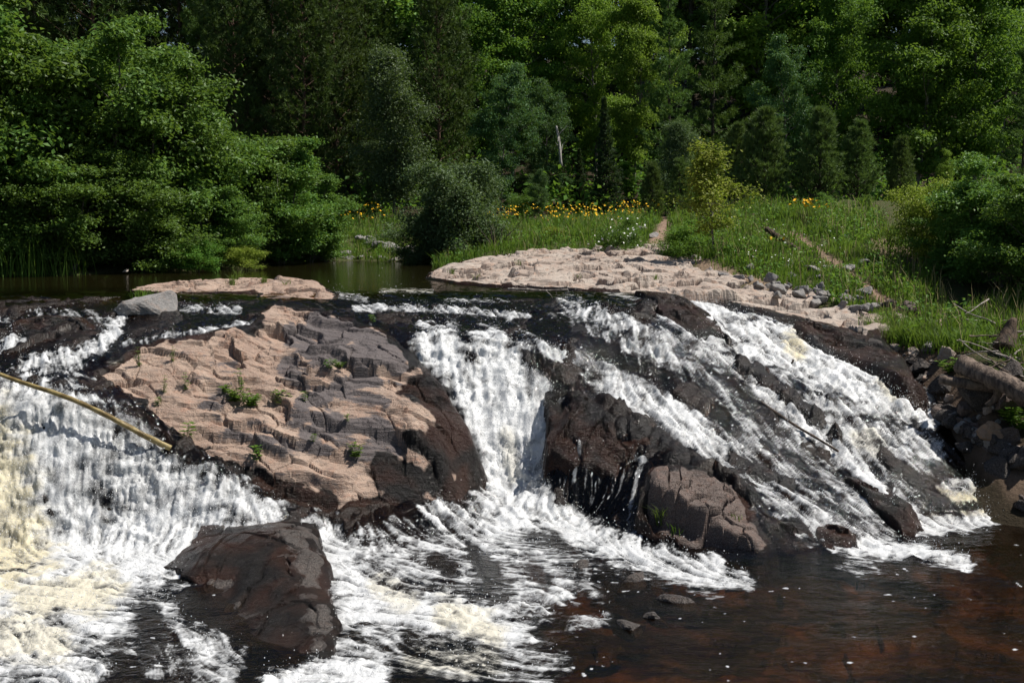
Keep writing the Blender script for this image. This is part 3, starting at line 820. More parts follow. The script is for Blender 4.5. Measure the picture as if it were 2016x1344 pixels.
# ------------------------------------------------------------------ spray: droplets thrown up off the white water
_r = np.random.RandomState(11)
wgt = (sstep(dens, 0.3, 0.9) * (0.3 + 1.2 * steep) * (Y / 18) ** 2).ravel()
idx = _r.choice(len(wgt), 40000, p=wgt / wgt.sum())
st_ = steep.ravel()[idx]
hgt = _r.exponential(0.05, len(idx)) + _r.exponential(0.07, len(idx)) * (_r.rand(len(idx)) < 0.35)
px = WX.ravel()[idx] + _r.randn(len(idx)) * 0.03
py = WY.ravel()[idx] - st_ * np.abs(_r.randn(len(idx))) * 0.07 + _r.randn(len(idx)) * 0.03
pz = WZ.ravel()[idx] + hgt
rad = 0.0022 + _r.exponential(0.0018, len(idx))
rad = np.clip(rad, 0.0022, 0.009)
octv = np.array([(1, 0, 0), (-1, 0, 0), (0, 1, 0), (0, -1, 0), (0, 0, 1.5), (0, 0, -1.5)], float)
octf = np.array([(0, 2, 4), (2, 1, 4), (1, 3, 4), (3, 0, 4), (2, 0, 5), (1, 2, 5), (3, 1, 5), (0, 3, 5)])
SV = (np.stack([px, py, pz], -1)[:, None] + octv[None] * rad[:, None, None]).reshape(-1, 3)
SF = (octf[None] + (np.arange(len(idx)) * 6)[:, None, None]).reshape(-1, 3)
_b = NB('water drops')
M_DROP = _b.done(_b.pbr((0.64, 0.65, 0.66), 0.2, 0.5))
sp = link('spray', mesh_np('spray', SV, SF, None, True, [M_DROP]))
tag(sp, 'fine white water droplets flying above the falls', 'spray', kind='stuff')
# ------------------------------------------------------------------ ground: banks, flower meadow, forest hillside
GC = pts([(1400,500,33),(1380,510,32),(1500,440,38),(1650,540,29),(1850,600,26),(1700,430,37),(1600,470,33),(1480,560,28),(1600,590,26.5),(1740,615,24.9),(1900,622,25),(1800,680,22.5),(1760,660,23.0),(1900,700,21),(1950,750,20),(1850,785,20.6),(1830,750,21.2),(1925,830,19.9),(1995,890,19.0),(2075,930,18.3),(2180,960,17.8),(2400,1050,15.6),(2200,700,22),(2100,600,26),(2200,500,30),(2300,800,20),
 (600,509,45.3),(700,511,44.4),(830,514,42.5),(865,522,38.5),(640,470,47),(680,445,50),(830,440,50),(1000,445,48),(1150,450,45),(1000,490,38.5),(1150,478,38.5),(1250,440,46),(1310,440,47),(1300,425,52),(1500,405,45),(1700,395,44),(1900,400,40),(2100,400,36),
 (-100,548,32),(0,545,32.6),(130,540,33),(250,530,35),(400,527,36.3),(500,521,38.5),(560,514,41.5),(590,505,45),(-150,500,36),(100,490,38),(300,485,41),(430,480,43.5),(0,440,46),(300,440,48)])
_g = []
for xx in (-40, -20, -8, 4, 16, 30, 45):
    _g += [(xx, 56, 5.0), (xx, 66, 7.5), (xx, 80, 11.5), (xx, 100, 16), (xx, 160, 24)]
for yy in (24, 27, 31, 34):                                  # pond floor
    for u_ in (-700, -400, -100, 200, 450, 700):
        p = ray(u_, 560, yy)
        if yy < 32.5 or u_ > 350:
            _g.append((p[0], yy, 2.2))
for u_ in (650, 740, 800):
    for yy in (37, 40):
        _g.append((ray(u_, 520, yy)[0], yy, 2.3))
for yy in (10, 13, 16, 19, 22):                              # under the stream bed
    for aa in (-.6, -.4, -.2, 0, .2):
        _g.append((aa * yy, yy, -1.2 if yy < 19 else -0.4))
_g += [(5.0, 16, -1.2), (5.5, 19, -0.4), (5, 22, 0.8), (3, 24, 1.8), (7, 10, -1), (7.5, 13, -.8), (9, 12, -.4), (9.6, 15, .1), (7.4, 16.4, -.5), (7.6, 14.5, -.7), (14, 15, 2.2), (15, 20, 3.0), (6.2, 21.0, .6), (5, 26, 2.2), (0, 26, 2.0), (3, 29, 2.4), (1, 31, 2.6), (4.5, 33, 2.9), (3, 36, 3.0)]
GF = RBF(np.vstack([GC, np.array(_g, float)]), 0.02)
def ground_h(x, y):
    x = np.asarray(x, float)
    y = np.asarray(y, float)
    z = GF(x, y) + 0.10 * fbm(x * 0.45, y * 0.45, 51, 4) + 0.04 * fbm(x * 1.7, y * 1.7, 55, 3)
    return z
ga = np.linspace(-1.0, 1.0, 560)
_d = [9.0]
while _d[-1] < 190:
    _d.append(_d[-1] * 1.0075)
gd = np.array(_d)
gX = ga[None] * gd[:, None]
gY = np.repeat(gd[:, None], len(ga), 1)
gZ = ground_h(gX, gY)
gU, gV = proj(gX, gY, gZ)
PATHS = [([(1310,440),(1300,462),(1290,480)],14,1.0),([(1560,462),(1620,500),(1660,530),(1740,590),(1800,640)],9,.8),([(1500,450),(1560,485)],10,.4),([(1380,520),(1450,545),(1500,560),(1600,590)],14,.7),([(1790,690),(1850,760),(1930,870),(2016,930)],50,.35),([(1740,490),(1800,520)],30,.5)]
pathm = strokes(gU, gV, PATHS, fbm(gX * 1.5, gY * 1.5, 61, 3))
wetg = (1 - sstep(gZ, 2.9, 3.1)) * (gY > 27) * 1.0
def ground_material():
    b = NB('bank ground')
    P = b.pos()
    n = b.noise(P, 1.5, 6, 0.65)
    n2 = b.noise(P, 14, 5, 0.7)
    soil = b.mix(n2, (0.07, 0.045, 0.03), (0.16, 0.11, 0.075))
    green = b.mix(n, (0.025, 0.05, 0.010), (0.06, 0.09, 0.018))
    trail = b.mix(n2, (0.22, 0.13, 0.09), (0.40, 0.29, 0.22))
    litter = b.mix(n2, (0.018, 0.014, 0.009), (0.05, 0.037, 0.02))
    c = b.mix(b.mr(n2, 0.4, 0.7), green, soil)
    c = b.mix(b.attr('forest'), c, litter)
    c = b.mix(b.attr('path'), c, trail)
    return b.done(b.pbr(c, 0.9, 0.15, b.bump(b.math('ADD', n, n2), 0.08)))
ground = link('ground', mesh_np('ground', np.stack([gX, gY, gZ], -1).reshape(-1, 3), grid_faces(len(gd), len(ga)), {'path': pathm, 'forest': np.maximum(sstep(gY, 46, 54), strokes(gU, gV, [([(1740,660),(1850,790),(1930,900),(2016,960),(2100,1020)],130,1.25)]))}, True, [ground_material()]))
tag(ground, 'grassy river banks rising to a wooded hillside', kind='structure')
# land beyond, to the horizon
_n = 48
_v = [(0, 0, -6)]
for r_ in (30, 150, 900):
    for k in range(_n):
        a_ = 2 * math.pi * k / _n
        _v.append((r_ * math.cos(a_), r_ * math.sin(a_), -6 if r_ < 200 else 4))
_f3 = np.array([(0, 1 + k, 1 + (k + 1) % _n) for k in range(_n)])
_f4 = np.array([(1 + j * _n + k, 1 + (j + 1) * _n + k, 1 + (j + 1) * _n + (k + 1) % _n, 1 + j * _n + (k + 1) % _n) for j in range(2) for k in range(_n)])
tag(link('terrain', mesh_np('terrain', np.array(_v, float), [_f3, _f4], None, True, [plain_material('far land', (0.03, 0.05, 0.015), (0.06, 0.07, 0.025), 0.05, 0.9, 0.1)])), 'rolling wooded land all around', kind='structure')

# ------------------------------------------------------------------ vegetation builders
def unit(v):
    return v / (np.linalg.norm(v, axis=-1, keepdims=True) + 1e-9)

def leaves(C, nrm, size, rs, aspect=0.62, fold=0.25, axis=None):
    """one folded leaf (4 corners, 2 faces) at each centre"""
    n = len(C)
    t = rs.randn(n, 3) if axis is None else axis + 0.45 * rs.randn(n, 3)
    t = unit(t - (t * nrm).sum(1, keepdims=True) * nrm)
    bt = np.cross(nrm, t)
    L = (size * (0.5 + 0.95 * rs.rand(n)))[:, None]
    W = L * aspect * 0.5
    base = C - t * L * 0.5
    tip = C + t * L * 0.5 - nrm * L * 0.12
    lf = C + bt * W + nrm * W * fold
    rt = C - bt * W + nrm * W * fold
    V = np.stack([base, rt, tip, lf], 1).reshape(-1, 3)
    k = np.arange(n)[:, None] * 4
    F = np.concatenate([k + np.array([[0, 1, 2]]), k + np.array([[0, 2, 3]])])
    return V, F, np.repeat(np.clip(0.5 + 0.28 * rs.randn(n), 0, 1), 4)

def needles(C, D_, length, width, per, rs, spread=0.55):
    """tufts: `per` thin needles-bundles fanning about a direction"""
    n = len(C)
    Cc = np.repeat(C, per, 0)
    Dd = unit(np.repeat(D_, per, 0) + spread * rs.randn(n * per, 3))
    s = unit(np.cross(Dd, rs.randn(n * per, 3)))
    L = (length * (0.7 + 0.6 * rs.rand(n * per)))[:, None]
    V = np.stack([Cc - s * width, Cc + s * width, Cc + Dd * L], 1).reshape(-1, 3)
    F = np.arange(n * per * 3).reshape(-1, 3)
    t = np.repeat(np.clip(0.5 + 0.3 * rs.randn(n), 0, 1), per * 3)
    return V, F, t

def tubes(segs, sides=5):
    """segs: list of (p0, p1, r0, r1)"""
    S = np.array([np.concatenate([p0, p1, [r0, r1]]) for p0, p1, r0, r1 in segs])
    p0, p1, r0, r1 = S[:, :3], S[:, 3:6], S[:, 6], S[:, 7]
    d = unit(p1 - p0)
    ref = np.where(np.abs(d[:, 2:3]) > 0.9, np.array([[1., 0, 0]]), np.array([[0, 0, 1.]]))
    a = unit(np.cross(d, ref))
    b = np.cross(d, a)
    th = np.arange(sides) * 2 * np.pi / sides
    ring = a[:, None] * np.cos(th)[None, :, None] + b[:, None] * np.sin(th)[None, :, None]
    V = np.concatenate([p0[:, None] + ring * r0[:, None, None], p1[:, None] + ring * r1[:, None, None]], 1).reshape(-1, 3)
    k = np.arange(sides)
    f = np.stack([k, (k + 1) % sides, (k + 1) % sides + sides, k + sides], -1)
    F = (f[None] + (np.arange(len(S)) * 2 * sides)[:, None, None]).reshape(-1, 4)
    return V, F

def limb(p, d, L, r0, r1, n, rs, bend=0.15, up=0.0):
    """a wandering limb as a list of points, and its segments"""
    P_ = [np.array(p, float)]
    d = np.array(d, float)
    segs = []
    for i in range(n):
        d = unit(d + bend * rs.randn(3) + np.array([0, 0, up]))
        q = P_[-1] + d * L / n
        segs.append((P_[-1], q, r0 + (r1 - r0) * i / n, r0 + (r1 - r0) * (i + 1) / n))
        P_.append(q)
    return np.array(P_), segs, d

class Tree:
    """a finished pair of meshes (trunk with limbs, crown) to link any number of times"""
    def __init__(s, name, segs, V, F, t, leafmat, barkmat):
        tv, tf = tubes(segs)
        s.name = name
        s.trunk = mesh_np(name + '_trunk', tv, tf, None, True, [barkmat])
        s.crown = mesh_np(name + '_crown', V, F, {'tint': t}, False, [leafmat])
        s.h = V[:, 2].max()
    def place(s, name, x, y, h, label, cat, group=None, rz=0.0, wide=1.0, z=None, parts=('trunk', 'crown')):
        k = h / s.h
        zz = float(ground_h(x, y)) - 0.05 if z is None else z
        e = empty(name, (x, y, zz), rz, (k * wide, k * wide, k))
        tag(e, label, cat, group)
        link(parts[0], s.trunk, e)
        link(parts[1], s.crown, e)
        return e

def broadleaf(name, seed, H, base, rad, nl, leafmat, barkmat, lsize=0.09, per=60, stems=1, flat=0.5, lean=0.0, shape=None, trunk_r=0.10, sig=0.30, sub=4, upl=0.35):
    rs = np.random.RandomState(seed)
    segs, cl, cd = [], [], []
    shape = shape or (lambda t: math.sin(math.pi * (0.12 + 0.80 * t)) ** 0.8)
    for s_ in range(stems):
        az = 2 * math.pi * s_ / stems + rs.rand()
        tilt = (0.10 + 0.25 * rs.rand()) if stems > 1 else lean
        d0 = np.array([math.cos(az) * tilt, math.sin(az) * tilt, 1.0])
        hh = H * (1 if stems == 1 or s_ == 0 else 0.55 + 0.4 * rs.rand())
        TP, sg, _ = limb((0.1 * math.cos(az) * (stems > 1), 0.1 * math.sin(az) * (stems > 1), -0.1), unit(d0), hh, trunk_r, trunk_r * 0.2, 10, rs, 0.06, 0.05)
        segs += sg
        n = max(3, nl // stems)
        for i in range(n):
            t = (i + rs.rand()) / n
            h = base + (1 - base) * t
            f = h * 10
            k = min(int(f), 9)
            p = TP[k] + (TP[k + 1] - TP[k]) * (f - k)
            a = i * 2.39996 + rs.rand() * 0.8 + az
            Ln = rad * shape(t) * (0.35 + 1.1 * rs.rand())
            LP, sg, dd = limb(p, unit(np.array([math.cos(a), math.sin(a), upl + 0.9 * t * t])), Ln, trunk_r * 0.38 * (1 - 0.6 * t), 0.008, 5, rs, 0.14, 0.03)
            segs += sg
            for q in (2, 3, 4, 5):
                for j in range(sub // 2 if q < 4 else sub):
                    d2 = unit(unit(LP[q] - LP[q - 1]) + 0.9 * rs.randn(3) * np.array([1, 1, 0.5]))
                    l2 = Ln * (0.16 + 0.20 * rs.rand())
                    e = LP[q] + d2 * l2
                    if rs.rand() < 0.4:
                        segs.append((LP[q], e, 0.010, 0.004))
                    cl.append(e)
                    cd.append(d2)
            cl.append(LP[5]); cd.append(dd)
        cl.append(TP[-1]); cd.append(np.array([0, 0, 1.]))
    cl, cd = np.array(cl), np.array(cd)
    C = np.repeat(cl, per, 0)
    off = rs.randn(len(C), 3) * np.array([1, 1, flat]) * sig
    C = C + off
    nrm = unit(rs.randn(len(C), 3) * 0.75 + np.array([0, 0, 0.75]) + 0.5 * unit(off))
    V, F, t = leaves(C, nrm, np.full(len(C), lsize), rs)
    t = np.clip(t + np.repeat(0.22 * np.repeat(rs.randn(len(cl)), per), 4), 0, 1)
    return Tree(name, segs, V, F, t, leafmat, barkmat)

def conifer(name, seed, H, base, rad, leafmat, barkmat, whorl=0.45, nb=5, L=0.20, wd=0.008, per=9, droop=0.0, shape=None, side=3, step=0.28, trunk_r=0.12, tip_up=0.1, keep=1.0, spread=0.5):
    rs = np.random.RandomState(seed)
    segs, C, Dd = [], [], []
    TP, sg, _ = limb((0, 0, -0.1), (0, 0, 1), H, trunk_r, 0.012, 12, rs, 0.012, 0.03)
    segs += sg
    shape = shape or (lambda t: (1 - t) ** 0.8)
    z = base * H
    while z < H * 0.98:
        t = (z / H - base) / (1 - base)
        f = z / H * 12
        k = min(int(f), 11)
        p = TP[k] + (TP[k + 1] - TP[k]) * (f - k)
        a0 = rs.rand() * 6.28
        for b in range(nb):
            if rs.rand() > keep:
                continue
            a = a0 + b * 6.283 / nb + 0.35 * rs.randn()
            Ln = max(0.12, rad * shape(t) * (0.6 + 0.6 * rs.rand()))
            d = unit(np.array([math.cos(a), math.sin(a), -droop + 0.25 + 0.8 * t]))
            n = max(2, int(Ln / 0.5) + 1)
            LP, sg, dd = limb(p, d, Ln, 0.03 * (1 - 0.6 * t) + 0.006, 0.006, n, rs, 0.09, tip_up)
            segs += sg
            m = max(2, int(Ln / step))
            for i in range(m):
                s = (0.28 + 0.72 * (i + rs.rand()) / m) * n
                k2 = min(int(s), n - 1)
                q = LP[k2] + (LP[k2 + 1] - LP[k2]) * (s - k2)
                ax = unit(LP[k2 + 1] - LP[k2])
                lat = unit(np.cross(ax, np.array([0, 0, 1.0])))
                for j in range(side):
                    w = (rs.rand() - 0.5) * 2
                    ll = w * Ln * 0.42 * (1 - 0.55 * s / n)
                    C.append(q + lat * ll + ax * abs(ll) * 0.5 + np.array([0, 0, 0.04 * rs.randn()]))
                    Dd.append(unit(ax + lat * np.sign(w) * 0.6 + np.array([0, 0, 0.35])))
            C.append(LP[-1]); Dd.append(unit(dd + np.array([0, 0, 0.5])))
        z += whorl * (0.75 + 0.5 * rs.rand()) * (1.0 - 0.45 * t)
    for i in range(4):
        C.append(TP[-1] - np.array([0, 0, 0.10 * i])); Dd.append(np.array([0, 0, 1.0]))
    V, F, t = needles(np.array(C), np.array(Dd), L, wd, per, rs, spread)
    return Tree(name, segs, V, F, t, leafmat, barkmat)

ML_ALDER = leaf_material('alder leaves', (0.055, 0.12, 0.02), (0.13, 0.235, 0.048), 0.38, 0.38)
ML_MAPLE = leaf_material('maple leaves', (0.06, 0.15, 0.02), (0.14, 0.27, 0.04), 0.42, 0.45)
ML_LIME = leaf_material('sunlit young leaves', (0.13, 0.24, 0.03), (0.26, 0.38, 0.06), 0.45, 0.45)
ML_DARKL = leaf_material('dark broad leaves', (0.035, 0.09, 0.03), (0.08, 0.16, 0.055), 0.30, 0.38)
ML_GREYL = leaf_material('greyish leaves', (0.06, 0.105, 0.045), (0.12, 0.17, 0.08), 0.28, 0.42)
ML_OLIVE = leaf_material('olive leaves', (0.15, 0.20, 0.025), (0.33, 0.36, 0.055), 0.40, 0.42)
ML_PINE = leaf_material('pine needles', (0.04, 0.075, 0.022), (0.09, 0.14, 0.035), 0.15, 0.5)
ML_WPINE = leaf_material('soft pine needles', (0.055, 0.12, 0.03), (0.12, 0.20, 0.05), 0.22, 0.5)
ML_YPINE = leaf_material('young pine needles', (0.075, 0.125, 0.04), (0.14, 0.21, 0.07), 0.2, 0.5)
ML_SPRUCE = leaf_material('spruce needles', (0.018, 0.04, 0.02), (0.04, 0.07, 0.03), 0.12, 0.5)
ML_GRASS = leaf_material('grass blades', (0.06, 0.13, 0.015), (0.14, 0.21, 0.035), 0.4, 0.5)
ML_HERB = leaf_material('herb leaves', (0.06, 0.14, 0.018), (0.13, 0.22, 0.03), 0.4, 0.45)
MB_GREY = bark_material('grey bark', (0.09, 0.08, 0.07), (0.22, 0.20, 0.18))
MB_RED = bark_material('red pine bark', (0.07, 0.04, 0.03), (0.16, 0.10, 0.075))
MB_DARK = bark_material('dark bark', (0.03, 0.024, 0.02), (0.09, 0.075, 0.06))
MB_WHITE = bark_material('birch bark', (0.20, 0.19, 0.175), (0.42, 0.40, 0.37))

bushy = lambda t: 0.75 + 0.45 * math.sin(math.pi * min(1, t * 0.9 + 0.1)) - 0.55 * t * t
ALD = [broadleaf('alder', 100 + i, 8.0, 0.06, 2.0, 66, ML_ALDER, MB_GREY, 0.15, 56, 6, 0.5, 0, bushy, 0.07, 0.27, 4) for i in range(3)]
SHR = [broadleaf('shrub', 120 + i, 2.2, 0.05, 0.95, 40, m_, MB_DARK, 0.085, 40, 6, 0.6, 0, bushy, 0.025, 0.17, 3) for i, m_ in enumerate((ML_ALDER, ML_MAPLE, ML_OLIVE))]
WIL = broadleaf('willow', 131, 4.6, 0.04, 1.5, 60, ML_GREYL, MB_DARK, 0.11, 48, 6, 0.8, 0, bushy, 0.05, 0.22, 4)
MAP = [broadleaf('maple', 140 + i, 16.0, 0.14, 3.6, 46, m_, MB_GREY, 0.23, 62, 1, 0.38, 0, None, 0.17, 0.46, 4, 0.30) for i, m_ in enumerate((ML_MAPLE, ML_LIME, ML_DARKL))]
ASP = broadleaf('aspen', 150, 9.0, 0.12, 1.75, 48, ML_GREYL, MB_GREY, 0.13, 60, 1, 0.8, 0, None, 0.10, 0.33, 4, 0.5)
SAP = broadleaf('sapling', 160, 3.3, 0.26, 0.85, 28, ML_OLIVE, MB_GREY, 0.085, 24, 1, 0.9, 0.02, lambda t: 0.95 * (1 - 0.75 * t) + 0.1, 0.035, 0.13, 3, 0.75)
RPN = [conifer('red_pine', 170 + i, 19.0, 0.05, 3.2, ML_PINE, MB_RED, 0.62, 5, 0.36, 0.030, 12, 0.12, lambda t: 0.55 + 0.6 * math.sin(math.pi * min(1, t * .9 + .15)) - 0.55 * t * t, 3, 0.34, 0.17, 0.12, 0.85, 0.6) for i in range(2)]
WPN = [conifer('white_pine', 180 + i, 19.0, 0.08, 3.6, ML_WPINE, MB_DARK, 0.80, 5, 0.34, 0.026, 12, 0.10, lambda t: (1 - t) ** 0.65 * (0.75 + 0.35 * math.sin(t * 40)), 4, 0.26, 0.20, 0.05, 0.95, 0.55) for i in range(2)]
YPN = [conifer('young_pine', 190 + i, 5.0, 0.03, 1.95, ML_YPINE, MB_DARK, 0.34, 6, 0.27, 0.019, 16, -0.25, lambda t: (1 - t) ** 0.55 * 0.95 + 0.05, 3, 0.30, 0.06, 0.22, 1.0, 0.42) for i in range(2)]
SPR = conifer('spruce', 199, 9.0, 0.02, 1.5, ML_SPRUCE, MB_DARK, 0.28, 6, 0.18, 0.022, 11, 0.35, lambda t: (1 - t) ** 0.9, 4, 0.2, 0.09, 0.05, 1.0, 0.6)

def at(u, d):
    return (u - UC) / FPX * d * 1.01

def put(tree, name, u, d, top, label, cat, group=None, wide=1.0, z=None, hmul=1.0):
    """stand a tree at distance d, tall enough for its top to reach row `top` of the picture"""
    x = at(u, d)
    zb = float(ground_h(x, d)) if z is None else z
    h = (CAMZ + d * (430 - top) / FPX - zb) * hmul
    return tree.place(name, x, d, h, label, cat, group, rz=(u * 1.7 + d * 3.1) % 6.28, wide=wide, z=None if z is None else z)

G_ALD = 'alders along the left shore'
for i, (u, d, top, wide, lab) in enumerate([
  (-70,34,-60,1.15,'tall alder cut off by the left edge of the picture'),
  (60,35,-40,1.1,'tallest alder over the reeds on the left shore'),
  (175,36,0,1.1,'tall alder second in from the left edge, full bright crown'),
  (285,36.5,62,1.1,'tall alder whose top steps down beside the dark pines'),
  (390,38,140,1.15,'mid height alder over the pond between the tall alders and the low ones'),
  (480,39.5,215,1.2,'alder of middling height leaning over the dark water above the pink island'),
  (560,41,265,1.25,'rounded alder near the end of the left shore thicket'),
  (615,43,340,1.35,'lowest and last alder of the left shore thicket beside the open pond'),
  (20,33,230,1.3,'alder with low hanging boughs right behind the reeds'),
  (150,33.6,260,1.35,'alder with boughs trailing over the dark pond at far left'),
  (300,35,300,1.4,'alder with low boughs shading the black pond edge'),
  (430,37,330,1.4,'bushy alder above the pale leaved shrub on the left shore')]):
    put(ALD[i % 3], 'alder', u, d, top, lab, 'tree', G_ALD, wide)

put(SHR[1], 'shrub', 395, 34.5, 468, 'pale leaved shrub at the water edge behind the pink island', 'shrub', None, 1.3, 3.0)
put(SHR[2], 'shrub', 490, 36, 478, 'thin yellowish shrub at the pond edge above the pink island', 'shrub', None, 1.4, 3.0)
put(SHR[0], 'shrub', 630, 45, 415, 'round green shrub on the far pond bank beside the yellow flowers', 'shrub', None, 1.2)
put(SHR[1], 'shrub', 585, 43.5, 430, 'green shrub overhanging the far corner of the pond', 'shrub', None, 1.3)
put(WIL, 'willow', 910, 41, 305, 'big grey green willow bush standing at the back end of the pond', 'shrub', None, 1.05)
put(WIL, 'willow', 850, 42, 395, 'lower willow bush at the left foot of the big willow', 'shrub', None, 1.5)
put(SHR[2], 'shrub', 1085, 40, 440, 'low olive shrub in the meadow right of the big willow', 'shrub', None, 1.3)
put(SHR[0], 'shrub', 1035, 52, 365, 'dark rounded shrub at the forest edge behind the yellow flowers', 'shrub', None, 1.2)
put(SHR[1], 'shrub', 1345, 34.5, 425, 'dense low green shrub left of the yellow sapling', 'shrub', None, 1.25)
put(SHR[0], 'shrub', 1610, 42, 375, 'leafy shrub behind the yellow flower clump', 'shrub', None, 1.3)
put(SHR[1], 'shrub', 1500, 42, 400, 'bright low shrub under the young pines', 'shrub', None, 1.7)
put(SHR[0], 'shrub', 1690, 41, 380, 'dark shrub under the rightmost young pine', 'shrub', None, 1.6)
put(SHR[1], 'shrub', 1780, 39, 400, 'sunlit low shrub at the shaded gap left of the big right bush', 'shrub', None, 1.6)
put(SAP, 'sapling', 1400, 32.6, 268, 'slender sapling with yellow olive leaves on the grassy bank', 'tree', None, 1.25)
for i, (u, d, top, wide, lab) in enumerate([
  (1960,27.5,290,1.25,'big bush at the right edge of the picture over the driftwood'),
  (1880,29,345,1.25,'broad bush left of the big bush at the right edge'),
  (2060,26,330,1.3,'bush cut off by the right edge of the picture'),
  (2230,27,330,1.4,'bush standing on the right bank beyond the right edge of the photograph'),
  (1840,28.5,470,1.3,'low bush spilling down the bank into the shade on the right')]):
    put(ALD[(i + 1) % 3], 'bush', u, d, top, lab, 'shrub', 'bushes on the right bank', wide)
put(SHR[2], 'shrub', 1815, 30, 335, 'thin yellowish shrub sticking up left of the right bank bushes', 'shrub', None, 0.8)

for i, (u, d, top, wide, lab) in enumerate([
  (1280,47,312,0.9,'small young pine left of the yellow sapling'),
  (1335,46,305,1.0,'young pine directly behind the yellow sapling'),
  (1440,45,235,0.9,'young pine rising right behind the yellow sapling top'),
  (1495,44,205,1.05,'tall bushy young pine, leftmost of the close trio on the right bank'),
  (1600,44,205,1.1,'bushy young pine in the middle of the trio behind the flower clump'),
  (1675,45,230,1.05,'young pine on the right of the trio behind the flower clump'),
  (1760,46,262,0.9,'young pine alone in the shade beneath the big poplar')]):
    put(YPN[i % 2], 'young_pine', u, d, top, lab, 'tree', 'young pines on the right bank', wide)

# the forest edge and the trees one can tell apart
for tr, nm, u, d, top, wide, lab in [
  (ASP,'aspen',780,52,85,1.0,'grey green slender aspen in front of the dark pines'),
  (ASP,'aspen',740,54,270,1.1,'short aspen under the dark pines by the pond'),
  (RPN[0],'red_pine',870,57,-160,0.9,'tall red pine with a bare straight trunk left of the central maple'),
  (MAP[2],'maple',985,53,125,0.75,'central dark maple with layered boughs above the meadow'),
  (MAP[2],'maple',1075,55,150,0.7,'blue green maple beside the white birch snag'),
  (SPR,'spruce',1190,53,190,1.0,'dark narrow spruce right of the birch snag'),
  (SPR,'spruce',1140,56,290,1.1,'shorter dark spruce behind the birch snag'),
  (WPN[0],'white_pine',1310,55,-60,0.85,'feathery white pine with drooping plumes left of centre right'),
  (WPN[1],'white_pine',1395,57,-120,0.8,'taller dark white pine behind the yellow sapling'),
  (MAP[1],'maple',1245,60,-60,0.7,'bright lime green maple at the top behind the white pine'),
  (MAP[1],'maple',1170,62,-90,0.7,'sunlit yellow green maple at the top middle'),
  (MAP[2],'oak',1545,51,70,0.65,'dark glossy oak above the young pines'),
  (MAP[0],'maple',1640,54,-60,0.7,'green maple filling the gap left of the big poplar'),
  (MAP[0],'poplar',1790,52,-130,0.95,'big poplar with large shiny leaves over the right bank'),
  (MAP[0],'poplar',1900,53,-120,0.9,'poplar leaning behind the right bank bushes'),
  (MAP[1],'maple',1850,47.5,290,0.7,'small lime green maple in the gap below the big poplar'),
  (WPN[1],'white_pine',1995,50,60,0.9,'white pine at the right edge with flat plumes'),
  (MAP[0],'maple',905,60,-40,0.8,'green maple rising above the red pine trunk'),
  (MAP[0],'maple',1010,62,-130,0.9,'tall maple crossing the top edge in the middle of the forest'),
  (WPN[0],'white_pine',420,60,-150,0.75,'white pine rising just above the left alders'),
  (RPN[1],'red_pine',480,58,-180,0.9,'dark red pine first to the right of the left alders'),
  (RPN[0],'red_pine',545,60,-200,0.95,'dark red pine with dead twigs behind the low alders'),
  (RPN[1],'red_pine',605,57,-170,0.95,'dense dark red pine over the far corner of the pond'),
  (RPN[0],'red_pine',670,59,-190,0.9,'dark red pine left of the grey aspen'),
  (RPN[1],'red_pine',730,63,-190,1.0,'dark red pine behind the grey aspen'),
  (SPR,'spruce',680,51,330,1.3,'small dark spruce in the shade above the flower strip'),
  (MAP[2],'maple',740,51,400,1.0,'low dark maple sprouts over the yellow flower strip'),
  (MAP[2],'maple',1060,50,330,0.8,'dark young maple under the layered central maple'),
  (ASP,'aspen',1320,52,230,1.0,'pale young aspen between the white pine and the sapling'),
 ]:
    put(tr, nm, u, d, top, lab, 'tree', 'forest edge trees', wide)
# understory along the forest edge
for k in range(26):
    u_ = 380 + 1500 * (k + 0.5) / 26 + 22 * math.sin(k * 2.3)
    d_ = 54 + 5 * ((k * 0.618) % 1)
    put((MAP[2], ASP, MAP[0], SPR)[(k * 7) % 4 if k % 3 else 0], 'young_tree', u_, d_, 300 + 90 * ((k * 0.37) % 1), 'young tree in the shaded undergrowth row at the foot of the forest', 'tree', 'young trees in the undergrowth row', 1.5)
# the crowd behind
_r = np.random.RandomState(21)
FILL = []
for row, (d0, n_) in enumerate([(66, 15), (72, 15), (80, 14), (90, 14)]):
    for k in range(n_):
        u_ = -150 + (k + 0.2 + 0.6 * _r.rand()) * 2330 / n_
        FILL.append((u_, d0 + 4 * _r.rand()))
for u_, d_ in FILL:
    if u_ < 800:
        tr, nm, lb = (RPN[_r.randint(2)], 'red_pine', 'dark pine crowded deep in the forest behind the left alders and aspens')
    elif u_ < 1500 and _r.rand() < 0.6:
        tr, nm, lb = (MAP[_r.randint(3)], 'maple', 'leafy tree crowded deep in the forest behind the middle of the meadow')
    elif u_ < 1500:
        tr, nm, lb = (WPN[_r.randint(2)], 'white_pine', 'tall pine crowded deep in the forest behind the middle of the meadow')
    elif _r.rand() < 0.6:
        tr, nm, lb = (MAP[0], 'maple', 'leafy tree crowded deep in the forest behind the big poplars')
    else:
        tr, nm, lb = (WPN[_r.randint(2)], 'white_pine', 'tall pine crowded deep in the forest behind the big poplars')
    put(tr, nm, u_, d_, -330 - 90 * _r.rand(), lb, 'tree', lb.split(' crowded')[0] + 's' + lb.split('crowded')[1].replace(' deep', ''), 1.0)
